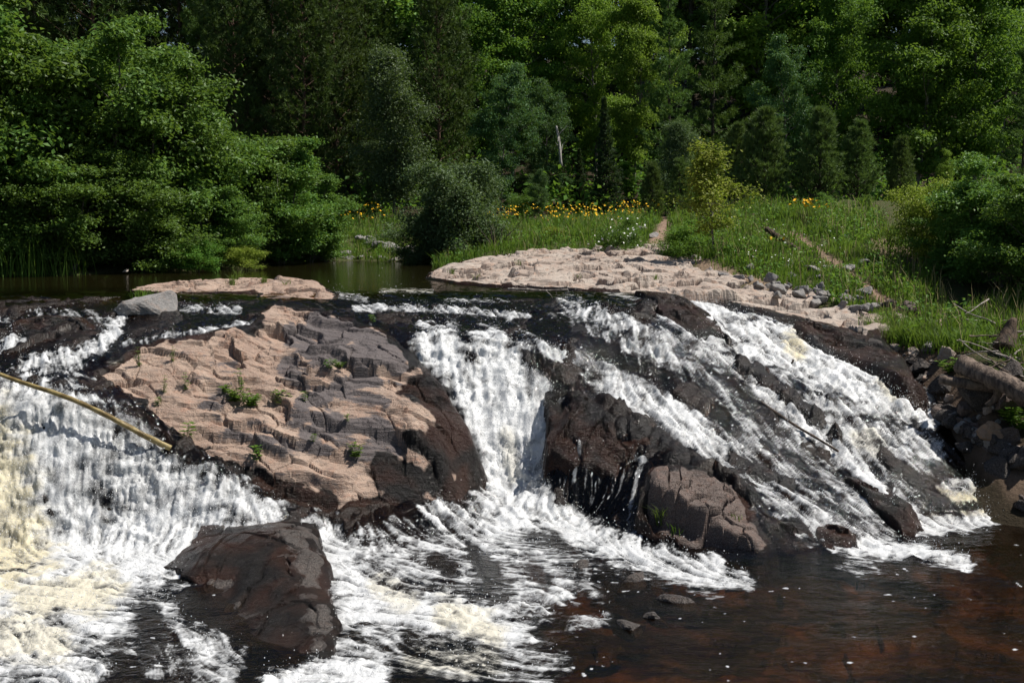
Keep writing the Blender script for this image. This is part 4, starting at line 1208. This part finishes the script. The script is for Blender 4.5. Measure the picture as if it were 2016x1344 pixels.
# ------------------------------------------------------------------ grass, flowers, reeds
def blades(P, h, w, rs, lean=0.35):
    n = len(P)
    a = rs.rand(n) * 6.283
    s = np.stack([np.cos(a), np.sin(a), np.zeros(n)], -1)
    l = np.stack([rs.randn(n), rs.randn(n), np.zeros(n)], -1) * lean
    h = h[:, None]
    mid = P + np.array([0, 0, 1.0]) * h * 0.6 + l * h * 0.25
    tip = P + np.array([0, 0, 1.0]) * h * 0.95 + l * h * 0.8
    V = np.stack([P - s * w, P + s * w, mid + s * w * 0.8, mid - s * w * 0.8, tip], 1).reshape(-1, 3)
    k = np.arange(n)[:, None] * 5
    F4 = k + np.array([[0, 1, 2, 3]])
    F3 = k + np.array([[3, 2, 4]])
    t = np.repeat(np.clip(0.5 + 0.3 * rs.randn(n), 0, 1), 5)
    return V, [F3, F4], t

def ground_pts(n, rs, polys, d0, d1, a0=-0.2, a1=0.5, avoid=PATHS):
    """random ground points seen inside outlines of the picture"""
    d = np.exp(rs.uniform(math.log(d0), math.log(d1), n))
    x = rs.uniform(a0, a1, n) * d
    z = ground_h(x, d)
    u, v = proj(x, d, z)
    m = np.zeros(n, bool)
    for p in polys:
        m |= inpoly(u, v, p)
    if avoid:
        m &= rs.rand(n) > 1.3 * strokes(u, v, avoid, fbm(x * 1.5, d * 1.5, 61, 3))
    return np.stack([x, d, z], -1)[m], u[m], v[m]

rs = np.random.RandomState(31)
MEADOW = [(640,436),(1330,432),(1300,470),(1262,490),(1140,500),(1000,512),(940,520),(860,533),(800,520),(670,510),(640,490)]
BANK = [(1320,432),(1480,408),(1720,418),(1780,470),(1880,610),(1740,640),(1640,600),(1560,572),(1450,545),(1380,530),(1335,490)]
OUTER = [(1890,612),(2150,560),(2700,560),(2800,1000),(2350,1000),(2090,850),(1960,690)]
SHORE = [(1722,625),(1900,640),(1945,690),(1850,700),(1735,690)]
gp, gu, gv = ground_pts(430000, rs, [MEADOW, BANK, SHORE, OUTER], 17, 56, -0.2, 0.7)
tall = 0.5 + 0.6 * sstep(fbm(gp[:, 0] * 0.8, gp[:, 1] * 0.8, 63, 3), -0.3, 0.5)
sel = rs.rand(len(gp)) < 0.25 + 0.75 * sstep(fbm(gp[:, 0] * 1.1, gp[:, 1] * 1.1, 65, 3), -0.45, 0.1)
gp, tall = gp[sel], tall[sel]
hh = tall * (0.16 + 0.40 * rs.rand(len(gp)) ** 2) * np.where(gp[:, 1] > 38, 1.15, 0.8)
V_, F_, t_ = blades(gp, hh, 0.010 + 0.004 * (gp[:, 1] / 40)[:, None], rs)
t_ = np.clip(t_ + np.repeat(0.55 * fbm(gp[:, 0] * 0.7, gp[:, 1] * 0.7, 66, 3), 5), 0, 1.25)
gr = link('grass', mesh_np('grass', V_, F_, {'tint': t_}, False, [ML_GRASS]))
tag(gr, 'rough green grass on the river banks and the far meadow', 'grass', kind='stuff')
sp_i = rs.choice(len(gp), 3500, replace=False)
V_, F_, _t = blades(gp[sp_i], 0.35 + 0.45 * rs.rand(3500), 0.006, rs, 0.3)
tag(link('dry_stalks', mesh_np('dry_stalks', V_, F_, None, False, [plain_material('straw', (0.20, 0.16, 0.07), (0.34, 0.28, 0.14), 3, 0.8)])), 'dry straw coloured stalks mixed through the bank grass', 'grass', kind='stuff')
# leafy plants among the grass, and undergrowth in the forest
gp, gu, gv = ground_pts(90000, rs, [MEADOW, BANK, SHORE], 20.5, 56)
m = fbm(gp[:, 0] * 0.6, gp[:, 1] * 0.6, 67, 3) > 0.05
gp = gp[m]
gp = gp + np.stack([rs.randn(len(gp)) * .05, rs.randn(len(gp)) * .05, np.abs(rs.randn(len(gp))) * 0.22 + 0.05], -1)
nr = unit(rs.randn(len(gp), 3) * 0.6 + np.array([0, 0, 1.0]))
V1, F1, t1 = leaves(gp, nr, np.full(len(gp), 0.085), rs)
x = rs.uniform(-0.5, 0.6, 70000)
d = rs.uniform(49.5, 76, 70000)
x = x * d
k = fbm(x * 0.35, d * 0.35, 69, 3)
m = (k > -0.1) & ((d > 52) | (x / d > 0.2) | (x / d < -0.17))
x, d, k = x[m], d[m], k[m]
zz = ground_h(x, d) + np.abs(rs.randn(len(x))) * (0.35 + 0.8 * np.clip(k + 0.1, 0, 1))
up_ = np.stack([x, d, zz], -1)
V2, F2, t2 = leaves(up_, unit(rs.randn(len(x), 3) * 0.7 + np.array([0, 0, 0.9])), np.full(len(x), 0.26), rs)
fo = link('undergrowth', mesh_np('undergrowth', np.concatenate([V1, V2]), np.concatenate([F1, F2 + len(V1)]), {'tint': np.concatenate([t1, t2 * 0.5])}, False, [ML_MAPLE]))
tag(fo, 'leafy weeds in the grass and undergrowth on the forest floor', 'undergrowth', kind='stuff')

_b = NB('yellow petals')
M_YEL = _b.done(_b.pbr((0.80, 0.47, 0.015), 0.6, 0.2))
_b = NB('white petals')
M_WHT = _b.done(_b.pbr((0.80, 0.80, 0.76), 0.6, 0.2))
def heads(P, r, rs, n=7):
    m = len(P)
    nn = unit(rs.randn(m, 3) * 0.45 + np.array([0.2, -0.35, 0.8]))
    a = unit(np.cross(nn, np.array([[0.3, 1, 0.1]])))
    b = np.cross(nn, a)
    th = np.arange(2 * n) * math.pi / n
    rr = np.where(np.arange(2 * n) % 2 == 0, 1.0, 0.6)
    rr = rr[None, :, None] * r[:, None, None]
    ring = P[:, None] + (a[:, None] * np.cos(th)[None, :, None] + b[:, None] * np.sin(th)[None, :, None]) * rr + nn[:, None] * r[:, None, None] * 0.2
    V = np.concatenate([P[:, None], ring], 1).reshape(-1, 3)
    k = np.arange(2 * n)
    f = np.stack([np.zeros(2 * n, int), 1 + k, 1 + (k + 1) % (2 * n)], -1)
    return V, (f[None] + (np.arange(m) * (2 * n + 1))[:, None, None]).reshape(-1, 3)
FLW = [(650,436),(835,434),(835,452),(650,454)], [(950,434),(1310,430),(1310,450),(1080,456),(950,450)]
fp, fu, fv = ground_pts(42000, rs, FLW, 44, 60)
m = fbm(fp[:, 0] * 0.5, fp[:, 1] * 0.5, 73, 3) > -0.05
fp = fp[m][:470] + np.array([0, 0, 0.35])
fp[:, 2] += rs.rand(len(fp)) * 0.45
V_, F_ = heads(fp, 0.022 + 0.035 * rs.rand(len(fp)) ** 1.5, rs)
tag(link('flowers', mesh_np('flowers', V_, F_, None, False, [M_YEL])), 'long strip of small yellow flowers at the foot of the forest', 'flowers', kind='stuff')
dp, du, dv = ground_pts(60000, rs, [[(1420,440),(1700,470),(1700,560),(1480,540)]], 27, 45)
dp = dp[::max(1, len(dp) // 45)] + np.array([0, 0, 0.3])
V_, F_ = heads(dp, np.full(len(dp), 0.022), rs)
tag(link('daisies', mesh_np('daisies', V_, F_, None, False, [M_WHT])), 'tiny white daisies sprinkled over the grassy right bank', 'flowers', kind='stuff')

def clump(name, x, y, z, h, n, label, cat, w=0.006, lean=0.5, spread=0.08, mat=None, group=None, seed=0):
    r_ = np.random.RandomState(seed + 500)
    P = np.stack([r_.randn(n) * spread, r_.randn(n) * spread, np.full(n, -0.03)], -1)
    V_, F_, t_ = blades(P, h * (0.5 + 0.5 * r_.rand(n)), w, r_, lean)
    o = link(name, mesh_np(name, V_, F_, {'tint': t_}, False, [mat or ML_GRASS]), loc=(x, y, z))
    return tag(o, label, cat, group)

# yellow flower clump on the bank
def flower_clump(u, d, n, spread, label, h=0.6):
    x = at(u, d)
    z = float(ground_h(x, d))
    e = tag(empty('flower_clump', (x, d, z)), label, 'flowers')
    r_ = np.random.RandomState(int(u))
    P = np.stack([r_.randn(160) * spread, r_.randn(160) * spread * 0.5, np.zeros(160)], -1)
    V_, F_, t_ = blades(P, h * (0.5 + 0.5 * r_.rand(160)), 0.012, r_, 0.3)
    link('foliage', mesh_np('flower_foliage', V_, F_, {'tint': t_}, False, [ML_GRASS]), e)
    hv, hf = heads(np.zeros((1, 3)), np.array([0.055]), r_)
    hm = mesh_np('flower_head', hv, hf, None, False, [M_YEL])
    for k in range(n):
        o = link('flower_head', hm, e, (r_.randn() * spread, r_.randn() * spread * 0.5, h * (0.75 + 0.45 * r_.rand())))
        o.rotation_euler = (r_.randn() * 0.4, r_.randn() * 0.4, r_.rand() * 6)
flower_clump(1583, 37.0, 30, 0.32, 'clump of bright yellow flowers standing by itself on the right bank')
flower_clump(1522, 31.5, 3, 0.10, 'few small yellow flowers low on the bank above the riprap', 0.3)

e = tag(empty('flowering_shrub', (at(1222, 36), 36.0, float(ground_h(at(1222, 36), 36)))), 'shrub speckled with white blossoms on the meadow edge left of the sandy path', 'shrub')
link('foliage', SHR[0].crown, e).scale = (0.55, 0.55, 0.62)
link('stem', SHR[0].trunk, e).scale = (0.55, 0.55, 0.62)
bp = np.stack([rs.randn(110) * 0.40, rs.randn(110) * 0.35 - 0.15, 0.75 + 0.42 * rs.randn(110)], -1)
bp[:, 2] = np.clip(bp[:, 2], 0.25, 1.45)
V_, F_ = heads(bp, 0.030 + 0.02 * rs.rand(110), rs)
tag(link('blossoms', mesh_np('blossoms', V_, F_, None, False, [M_WHT]), e), kind='stuff')

for i, (u, d, h, n, sp_, lab) in enumerate([(20,32.6,1.5,240,0.6,'reeds standing in the pond edge at the far left'), (95,33.0,1.35,200,0.5,'thinner stand of reeds right of the leftmost reeds'), (-60,32.4,1.5,200,.6,'reeds cut off by the left edge of the picture')]):
    clump('reed_clump', at(u, d), d, 2.95, h, n, lab, 'reeds', 0.011, 0.32, sp_, ML_GRASS, 'reeds on the left shore', i)

# ------------------------------------------------------------------ stones
import bmesh
def rock_mesh(name, seed, mat, sub=3, npt=13, flat=0.65):
    r_ = np.random.RandomState(seed)
    bm = bmesh.new()
    for p in unit(r_.randn(npt, 3)) * (0.8 + 0.3 * r_.rand(npt))[:, None] * np.array([1.0, 0.8, flat]):
        bm.verts.new(p * 0.5)
    bmesh.ops.convex_hull(bm, input=bm.verts)
    bmesh.ops.delete(bm, geom=[v for v in bm.verts if not v.link_faces], context='VERTS')
    bmesh.ops.bevel(bm, geom=bm.edges[:], offset=0.025, segments=1, affect='EDGES')
    bmesh.ops.triangulate(bm, faces=bm.faces[:])
    for _ in range(sub):
        bmesh.ops.subdivide_edges(bm, edges=[e for e in bm.edges if e.calc_length() > 0.06], cuts=1)
        bmesh.ops.triangulate(bm, faces=bm.faces[:])
    bm.normal_update()
    co = np.array([v.co for v in bm.verts])
    no = np.array([v.normal for v in bm.verts])
    dsp = 0.03 * fbm(co[:, 0] * 4 + co[:, 2] * 2.3, co[:, 1] * 4 - co[:, 2] * 3.1, seed, 4)
    for v, c in zip(bm.verts, co + no * dsp[:, None]):
        v.co = c
    me = bpy.data.meshes.new(name)
    bm.to_mesh(me)
    bm.free()
    me.materials.append(mat)
    return me
RK = {k: [rock_mesh('rock_' + k, 300 + 10 * i + j, m_, 3 if k != 'grey' else 2) for j in range(4)] for i, (k, m_) in enumerate((('grey', M_GREY), ('tan', M_TAN), ('pink', M_SHELF), ('wet', M_WET), ('brown', M_BROWN)))}
def stone(kind, j, x, y, z, w, label, cat='rock', group=None, rot=None, flat=1.0, name='rock'):
    o = link(name, RK[kind][j % 4], loc=(x, y, z))
    o.scale = (w, w * 0.9, w * flat)
    o.rotation_euler = rot or (0.3 * math.sin(j * 3.1 + x), 0.3 * math.cos(j * 1.7 + y), (j * 1.9 + x * 3) % 6.28)
    return tag(o, label, cat, group)
def on_ground(u, v, d0=16.0, d1=60.0):
    """first ground point along the sight line"""
    dd = np.arange(d0, d1, 0.06)
    t = dd / (CP + (VC - v) / FPX * SP)
    x, z = (u - UC) / FPX * t, CAMZ + t * (-SP + (VC - v) / FPX * CP)
    k = np.nonzero(z <= ground_h(x, dd))[0]
    return ray(u, v, dd[k[0]] if len(k) else d1)
def hit(u, v, hf, d0, d1, dz=0.0):
    dd = np.arange(d0, d1, 0.02)
    t = dd / (CP + (VC - v) / FPX * SP)
    P = np.stack([(u - UC) / FPX * t, dd, CAMZ + t * (-SP + (VC - v) / FPX * CP)], -1)
    k = np.nonzero(P[:, 2] <= hf(P[:, 0], P[:, 1]) + dz)[0]
    return P[k[0]] if len(k) else P[len(P) // 2]

stone('grey', 2, *(ray(293, 608, 22.0)), 1.35, 'grey boulder topped with grass at the inlet left of the pink island', 'boulder', None, (0.05, -0.08, 0.4), 0.95, 'boulder')
stone('pink', 1, *(ray(247, 533, 33.5)), 0.3, 'small pale flat stone poking out of the dark pond', 'rock', None, None, 0.5)
rr = np.random.RandomState(41)
n_ = 0
for k in range(30):                                       # far pond bank
    u_ = 675 + 160 * ((k * 0.618) % 1)
    v_ = 503 - 45 * ((k * 0.377 + 0.1) % 1) ** 1.6
    if u_ < 740 and v_ < 470: continue
    p = on_ground(u_, v_, 38, 52)
    stone('grey', k, p[0], p[1], p[2] + 0.06, 0.45 + 0.5 * rr.rand(), 'grey stone in the rubble bank across the pond', 'rock', 'rubble on the far pond bank', None, 0.8)
for k, u_ in enumerate(range(585, 850, 24)):
    p = on_ground(u_, 507 + (k % 3) * 2, 39, 52)
    stone('grey', k + 2, p[0], p[1], 3.05, 0.5 + 0.3 * rr.rand(), 'dark stone in the row at the far waterline of the pond', 'rock', 'stones at the far waterline', None, 0.6)
for k in range(40):                                       # riprap along the shelf
    t = (k + 0.5) / 40
    u_ = 1490 + 235 * t + 10 * rr.randn()
    v_ = 563 + 42 * t + 9 * rr.randn()
    p = hit(u_, v_, shelf_h, 22.8, 30)
    stone('grey', k, p[0], p[1], max(p[2], float(ground_h(p[0], p[1]))) + 0.05, 0.22 + 0.28 * rr.rand(), 'dark grey broken stone in the riprap heap along the pink shelf', 'rock', 'riprap along the pink shelf')
for k, (u_, v_, w_) in enumerate([(1330,492,.4),(1352,500,.5),(1372,512,.4),(1345,484,.3),(1395,540,.4),(1425,548,.35),(1455,551,.35),(1480,553,.3)]):
    p = on_ground(u_, v_, 24, 45)
    stone('grey', k, p[0], p[1], p[2] + 0.05, w_, 'stone in the short line where the grass meets the top of the pink shelf', 'rock', 'stones at the grass edge')
for k, (u_, v_, w_) in enumerate([(1440,455,.55),(1462,452,.3),(1480,530,.45),(1550,530,.6),(1600,535,.5),(1612,548,.35),(1640,560,.3),(1520,490,.35),(1670,533,.5),(1660,500,.35),(1580,522,.4),(1500,480,.3),(1625,530,.3),(1690,590,.35),(1730,606,.3),(1560,545,.3),(1265,458,.8),(1285,466,.5),(1160,458,.5),(1120,470,.4)]):
    p = on_ground(u_, v_, 22, 48)
    stone('grey', k + 1, p[0], p[1], p[2] + 0.04, w_, 'grey stone half sunk in the grass of the right bank' if k < 16 else 'grey stone in the meadow beside the sandy path', 'rock', 'stones in the bank grass' if k < 16 else 'stones beside the path', None, 0.8)
for k, (kd, u_, v_, w_, lab) in enumerate([
  ('brown',1790,618,.62,'round brown boulder at the shaded foot of the right bank'),
  ('pink',1775,636,.5,'pinkish boulder just below the round brown boulder'),
  ('tan',1945,862,.72,'large rusty tan boulder on the right shore by the pool'),
  ('grey',1868,832,.42,'tilted flat grey brown stone above the rusty tan boulder'),
  ('brown',1905,815,.5,'brown stone wedged behind the rusty tan boulder'),
  ('grey',1900,845,.45,'grey stone leaning on the rusty tan boulder'),
  ('brown',1985,870,.6,'brown stone right of the rusty tan boulder'),
  ('wet',1965,930,.7,'black wet stone under the rusty tan boulder'),
  ('wet',2010,915,.8,'black wet stone at the right edge of the picture above the pool'),
  ('wet',1900,885,.5,'black wet stone left of the rusty tan boulder'),
  ('wet',1855,770,.7,'black stone at the top of the right shore by the foam'),
  ('pink',1760,690,.45,'flat pink stone on the gravelly right shore'),
  ('pink',1800,700,.4,'pale stone between the shore grass and the big log'),
  ('grey',1830,690,.4,'grey stone on the shore below the grass patch'),
  ('pink',1865,705,.5,'pale angular stone at the left end of the big log'),
  ('brown',1735,682,.35,'brown stone at the edge of the shore grass'),
  ('pink',1850,650,.5,'pinkish stone buried in the shore grass'),
  ('brown',1745,608,.5,'brown stone at the lower end of the riprap'),
  ('wet',1810,735,.6,'dark wet stone by the quiet water of the right shore'),
  ('brown',1990,800,.8,'brown slab of stone under the log at the right edge'),
  ('grey',1820,640,.35,'small grey stone in the shade of the right bank'),
  ('wet',1930,790,.9,'dark block in the hollow below the big log'),
  ('wet',1990,745,.7,'dark stone behind the end of the big log'),
  ]):
    p = on_ground(u_, v_, 16, 40)
    stone(kd, k, p[0], p[1], p[2] + 0.12 * w_, w_, lab, 'rock', None, None, 1.1)
for k in range(52):                                       # boulders along the right waterline
    u_ = 1800 + 230 * ((k * 0.618) % 1)
    v_ = 735 + (u_ - 1800) * 0.93 + 75 * ((k * 0.38) % 1) - 20
    p = on_ground(u_, v_, 15, 30)
    stone(('wet', 'wet', 'brown', 'grey')[k % 4], k, p[0], p[1], p[2] + 0.04, 0.25 + 0.35 * rr.rand(), 'dark broken rock in the jumble along the right waterline', 'rock', 'jumbled rocks of the right waterline')
for k in range(46):                                       # pebbly litter of the right shore
    u_ = 1730 + 280 * rr.rand()
    v_ = 640 + (u_ - 1730) * 0.75 + 70 * rr.rand() - 10
    p = on_ground(u_, v_, 16, 36)
    stone(('grey', 'brown', 'pink', 'wet')[k % 4], k, p[0], p[1], p[2] + 0.02, 0.13 + 0.2 * rr.rand(), 'fist to head sized stone littering the right shore', 'rock', 'small stones littering the right shore')
for k, (u_, v_, d_, w_, lab) in enumerate([(1330,1200,14.1,.55,'wet brown rock breaking the pool surface near the bottom edge'), (1245,1255,13.2,.62,'wet dark rock just below another in the brown pool'), (1290,1235,13.5,.4,'small wet rock between two others in the brown pool'), (1240,1150,14.95,.7,'low black rock awash right of the middle foam'), (1150,1120,15.6,.5,'black rock awash in the middle foam')]):
    p = ray(u_, v_, d_)
    stone('wet', k, p[0], p[1], -0.02, w_, lab, 'rock', None, None, 0.75)

# ------------------------------------------------------------------ dead wood
M_POLE = plain_material('wet peeled pole', (0.13, 0.09, 0.035), (0.27, 0.21, 0.09), 7, 0.35, 0.02)
M_LOG = bark_material('weathered log', (0.06, 0.045, 0.038), (0.19, 0.145, 0.115))
M_TWIG = bark_material('bleached twigs', (0.16, 0.13, 0.11), (0.40, 0.36, 0.32))
M_WLOG = bark_material('waterlogged stick', (0.03, 0.022, 0.018), (0.10, 0.07, 0.05))
def log(name, p0, p1, r0, r1, mat, label, cat, n=14, wob_=0.02, seed=0, group=None, twigs=0):
    r_ = np.random.RandomState(seed + 900)
    p0, p1 = np.array(p0), np.array(p1)
    L = np.linalg.norm(p1 - p0)
    ax = (p1 - p0) / L
    sd = 10
    s1 = unit(np.cross(ax, np.array([0.1, 0.2, 1.0])))
    s2 = np.cross(ax, s1)
    V_, F_ = [], []
    ph = r_.rand(4) * 6
    for i in range(n + 1):
        t = i / n
        c = p0 + ax * L * t + (s1 * math.sin(t * 5 + ph[0]) + s2 * math.sin(t * 7 + ph[1])) * wob_ * L * 0.3
        rr_ = r0 + (r1 - r0) * t
        for k in range(sd):
            th = 2 * math.pi * k / sd
            q = rr_ * (1 + 0.10 * math.sin(th * 2 + ph[2] + t * 4) + 0.11 * r_.randn())
            V_.append(c + (s1 * math.cos(th) + s2 * math.sin(th)) * q)
    for i in range(n):
        for k in range(sd):
            F_.append((i * sd + k, i * sd + (k + 1) % sd, (i + 1) * sd + (k + 1) % sd, (i + 1) * sd + k))
    V_ += [p0 - ax * 0.01, p1 + ax * 0.01]
    c0, c1 = len(V_) - 2, len(V_) - 1
    F3 = [(c0, (k + 1) % sd, k) for k in range(sd)] + [(c1, n * sd + k, n * sd + (k + 1) % sd) for k in range(sd)]
    V_ = np.array(V_)
    F4 = np.array(F_)
    if twigs:
        sg = []
        for k in range(twigs):
            b0 = p0 + (p1 - p0) * (0.25 + 0.65 * r_.rand())
            _, s_, _ = limb(b0, unit(ax * 0.5 + 0.8 * r_.randn(3)), L * (0.15 + 0.25 * r_.rand()), r1 * 0.6, r1 * 0.2, 4, r_, 0.2)
            sg += s_
        tv, tf = tubes(sg)
        F4 = np.concatenate([F4, tf + len(V_)])
        V_ = np.concatenate([V_, tv])
    c = V_.mean(0)
    o = link(name, mesh_np(name, V_ - c, [np.array(F3), F4], None, True, [mat]), loc=c)
    return tag(o, label, cat, group)
log('pole', ray(-60, 705, 17.9), ray(338, 876, 17.7), 0.030, 0.043, M_POLE, 'long peeled yellow brown pole lying across the top of the left falls', 'pole', 20, 0.045, 1)
log('log', ray(1890, 712, 20.0), ray(2060, 800, 18.8), 0.14, 0.19, M_LOG, 'thick weathered log lying on the right shore driftwood pile', 'log', 22, 0.06, 2, None, 3)
log('log', ray(1850, 748, 19.9), ray(2040, 770, 19.6), 0.08, 0.11, M_LOG, 'thinner dark log under the thick weathered log', 'log', 12, 0.03, 3)
log('log', ray(1510, 452, 33.5), ray(1572, 492, 31.5), 0.07, 0.06, M_WLOG, 'old brown log lying in the grass of the right bank', 'log', 10, 0.02, 4)
log('branch', ray(1000, 570, 24.2), ray(1118, 571, 24.0), 0.022, 0.014, M_TWIG, 'bleached branch stranded across the water at the brink', 'branch', 8, 0.03, 5, None, 3)
log('pole', ray(1490, 788, 20.15), ray(1650, 889, 18.95), 0.022, 0.018, M_WLOG, 'thin dark pole wedged down the right cascade', 'pole', 10, 0.02, 6)
log('stick', ray(1556, 722, 21.6), ray(1562, 708, 21.5), 0.02, 0.015, M_WLOG, 'short stick poking out of the upper right foam', 'stick', 4, 0.02, 7)
log('stump', ray(1978, 690, 21.0), ray(1996, 628, 21.2), 0.22, 0.06, M_WLOG, 'dark splintered stump upright in the driftwood pile', 'stump', 8, 0.10, 8)
log('tree_snag', ray(1106, 328, 54), ray(1096, 248, 54.3), 0.075, 0.045, MB_WHITE, 'bare white birch snag in front of the dark forest', 'tree', 10, 0.04, 9, None, 4)
for k in range(34):
    u_ = 1880 + 150 * rr.rand()
    v_ = 630 + 130 * rr.rand() + (u_ - 1880) * 0.25
    p = on_ground(u_, v_, 17, 30)
    a = rr.rand() * 6.28
    L = 0.4 + 0.9 * rr.rand()
    dv_ = np.array([math.cos(a), 0.6 * math.sin(a), 0.25 * rr.randn() + 0.1]) * L
    q = p + np.array([0, 0, 0.08 + 0.25 * rr.rand()])
    log('stick', q - dv_ / 2, q + dv_ / 2, 0.016, 0.007, M_TWIG if k % 3 else M_LOG, 'thin grey stick tangled in the driftwood pile on the right shore', 'stick', 5, 0.08, 20 + k, 'sticks of the driftwood pile', 1)
ds = empty('dead_shrub', (at(975, 40), 40.0, float(ground_h(at(975, 40), 40))))
tag(ds, 'bare brown twiggy shrub right of the big willow', 'shrub')
sg = []
for k in range(14):
    _, s_, _ = limb((0, 0, 0), unit(np.array([0.4 * rr.randn(), 0.4 * rr.randn(), 1])), 0.9 + 0.7 * rr.rand(), 0.018, 0.005, 6, rr, 0.15)
    sg += s_
tv, tf = tubes(sg)
link('twigs', mesh_np('twigs', tv, tf, None, True, [MB_DARK]), ds)

# ------------------------------------------------------------------ small plants rooted in the rock
def herb_mesh(seed, stems, h, ll):
    r_ = np.random.RandomState(seed)
    sg, C, N_, A_ = [], [], [], []
    for s_ in range(stems):
        P_, g_, _ = limb((0, 0, -0.02), unit(np.array([0.3 * r_.randn(), 0.3 * r_.randn(), 1])), h * (0.6 + 0.5 * r_.rand()), 0.005, 0.003, 5, r_, 0.08)
        sg += g_
        for k in range(1, 6):
            for j in range(4):
                a = r_.rand() * 6.28
                dr = np.array([math.cos(a), math.sin(a), 0.25])
                C.append(P_[k] + dr * ll * 0.5)
                N_.append(np.array([-0.3 * math.cos(a), -0.3 * math.sin(a), 1]))
                A_.append(dr)
    V_, F_, t_ = leaves(np.array(C), unit(np.array(N_)), np.full(len(C), ll), r_, 0.36, 0.15, np.array(A_))
    tv, tf = tubes(sg, 4)
    return mesh_np('herb_leaves', V_, F_, {'tint': t_}, False, [ML_HERB]), mesh_np('herb_stem', tv, tf, None, True, [ML_GRASS])
HB = [herb_mesh(700, 7, 0.24, 0.10), herb_mesh(701, 4, 0.30, 0.09), herb_mesh(702, 2, 0.26, 0.11), herb_mesh(703, 3, 0.34, 0.06)]
for i, (u, v, j, s, lab) in enumerate([
  (462,790,0,1.15,'leafy green plant, largest on the pink outcrop'), (492,800,0,1.0,'leafy plant just right of the largest plant on the pink outcrop'), (552,795,1,1.0,'plant with upright stems in the middle of the pink outcrop'),
  (475,770,3,1.0,'tall thin plant rising behind the largest plant on the pink outcrop'), (650,725,1,.7,'plant in the dark grey cleft of the pink outcrop'), (668,724,0,.55,'small plant right beside the one in the dark grey cleft'),
  (700,900,1,1.0,'plant hanging on the front ledge of the pink outcrop'), (365,868,2,1.1,'single stemmed plant near the end of the fallen pole'), (504,908,2,.9,'star shaped plant low on the front of the pink outcrop'),
  (275,722,3,.9,'spindly plant at the back left of the pink outcrop'), (340,712,3,.7,'spindly plant on the bare back of the pink outcrop'), (322,775,3,.8,'spindly plant on the left flank of the pink outcrop'), (365,770,3,.8,'spindly plant in the middle of the left flank of the pink outcrop'),
  (240,695,2,.5,'tiny plant at the left back edge of the pink outcrop'), (735,635,2,.5,'tiny plant at the brink side of the pink outcrop'), (685,830,2,.5,'small plant under the curved strata of the pink outcrop'), (615,870,2,.5,'tiny plant on the front shelf of the pink outcrop'),
  (308,800,2,.55,'small plant above the top of the left falls'), (600,790,2,.6,'small plant at the end of the strata crack')]):
    p = hit(u, v, isl_h, 17.0, 22.5)
    e = tag(empty('plant', p, i * 1.3, s), lab, 'plant', 'plants growing on the pink outcrop')
    link('leaves', HB[j][0], e)
    link('stem', HB[j][1], e)
for i, (u, v, h, n, lab, hf, d0, d1) in enumerate([
  (1305,1030,0.34,36,'tuft of long grass on the brown boulder',bo_h,16,18.2),(1330,1050,0.22,18,'small tuft of grass below the long grass on the brown boulder',bo_h,16,18.2),(1448,1020,0.14,20,'tiny green tuft on the right side of the brown boulder',bo_h,16,18.2),
  (345,905,0.22,24,'tuft of grass under the end of the fallen pole',isl_h,17.2,20),(455,560,0.35,40,'grass tuft on the middle of the upper pink island',upr_h,23.5,28),(520,558,0.28,34,'grass tuft on the right half of the upper pink island',upr_h,23.5,28),(470,548,0.3,30,'grass tuft on the back of the upper pink island',upr_h,23.5,28),(565,560,0.2,16,'small grass tuft at the right end of the upper pink island',upr_h,23.5,28),
  (940,548,0.2,24,'grass tuft on the left nose of the pink shelf',shelf_h,26,33),(1020,520,0.2,24,'grass tuft on the back of the pink shelf',shelf_h,26,36),(890,538,0.2,30,'low weeds at the left tip of the pink shelf',shelf_h,26,34),(1290,548,0.16,20,'grass tuft in a crack of the pink shelf',shelf_h,24,34),(1140,545,0.16,20,'weeds in the middle of the pink shelf',shelf_h,24,34)]):
    p = hit(u, v, hf, d0, d1)
    clump('grass_tuft', p[0], p[1], p[2], h, n, lab, 'grass', 0.006, 0.6, 0.05 if h > 0.3 else 0.04, ML_GRASS, 'grass tufts on the rocks', i)
p = ray(280, 580, 22.2)
clump('grass_tuft', p[0], p[1], p[2] - 0.05, 0.25, 50, 'grass tuft growing on top of the grey boulder', 'grass', 0.006, 0.6, 0.10, ML_GRASS, 'grass tufts on the rocks', 40)

# green growth on the right shore
for i, (u, v, h, n, sp_) in enumerate([(1740,655,.5,150,.22),(1770,668,.45,140,.22),(1800,672,.42,150,.25),(1835,680,.4,150,.25),(1870,680,.42,150,.25),(1905,680,.4,140,.22),(1755,640,.45,120,.2),(1925,665,.45,120,.22),(1850,662,.45,130,.25),(1810,655,.4,130,.25)]):
    p = on_ground(u, v, 17, 36)
    clump('grass_tuft', p[0], p[1], p[2], h, n + 70, 'bright green tuft in the grass patch among the stones of the right shore', 'grass', 0.008, 0.6, sp_ * 0.75, ML_GRASS, 'grass patch of the right shore', 60 + i)
for i, (u, v, s, lab) in enumerate([(2005, 850, 1.5, 'bright leafy plant at the right edge above the pool'), (1985, 835, 1.1, 'leafy plant behind the rusty tan boulder'), (1868, 738, 1.1, 'small leafy plant growing between the two logs'), (1880, 650, 1.3, 'leafy weed at the back of the shore grass patch'), (1960, 660, 1.3, 'leafy weed beside the splintered stump'), (2000, 610, 1.6, 'leafy weed behind the driftwood sticks')]):
    p = on_ground(u, v, 16, 36)
    e = tag(empty('plant', p + np.array([0, 0, 0.05]), i * 1.7, s), lab, 'plant', 'plants of the right shore')
    link('leaves', HB[0][0], e)
    link('stem', HB[0][1], e)
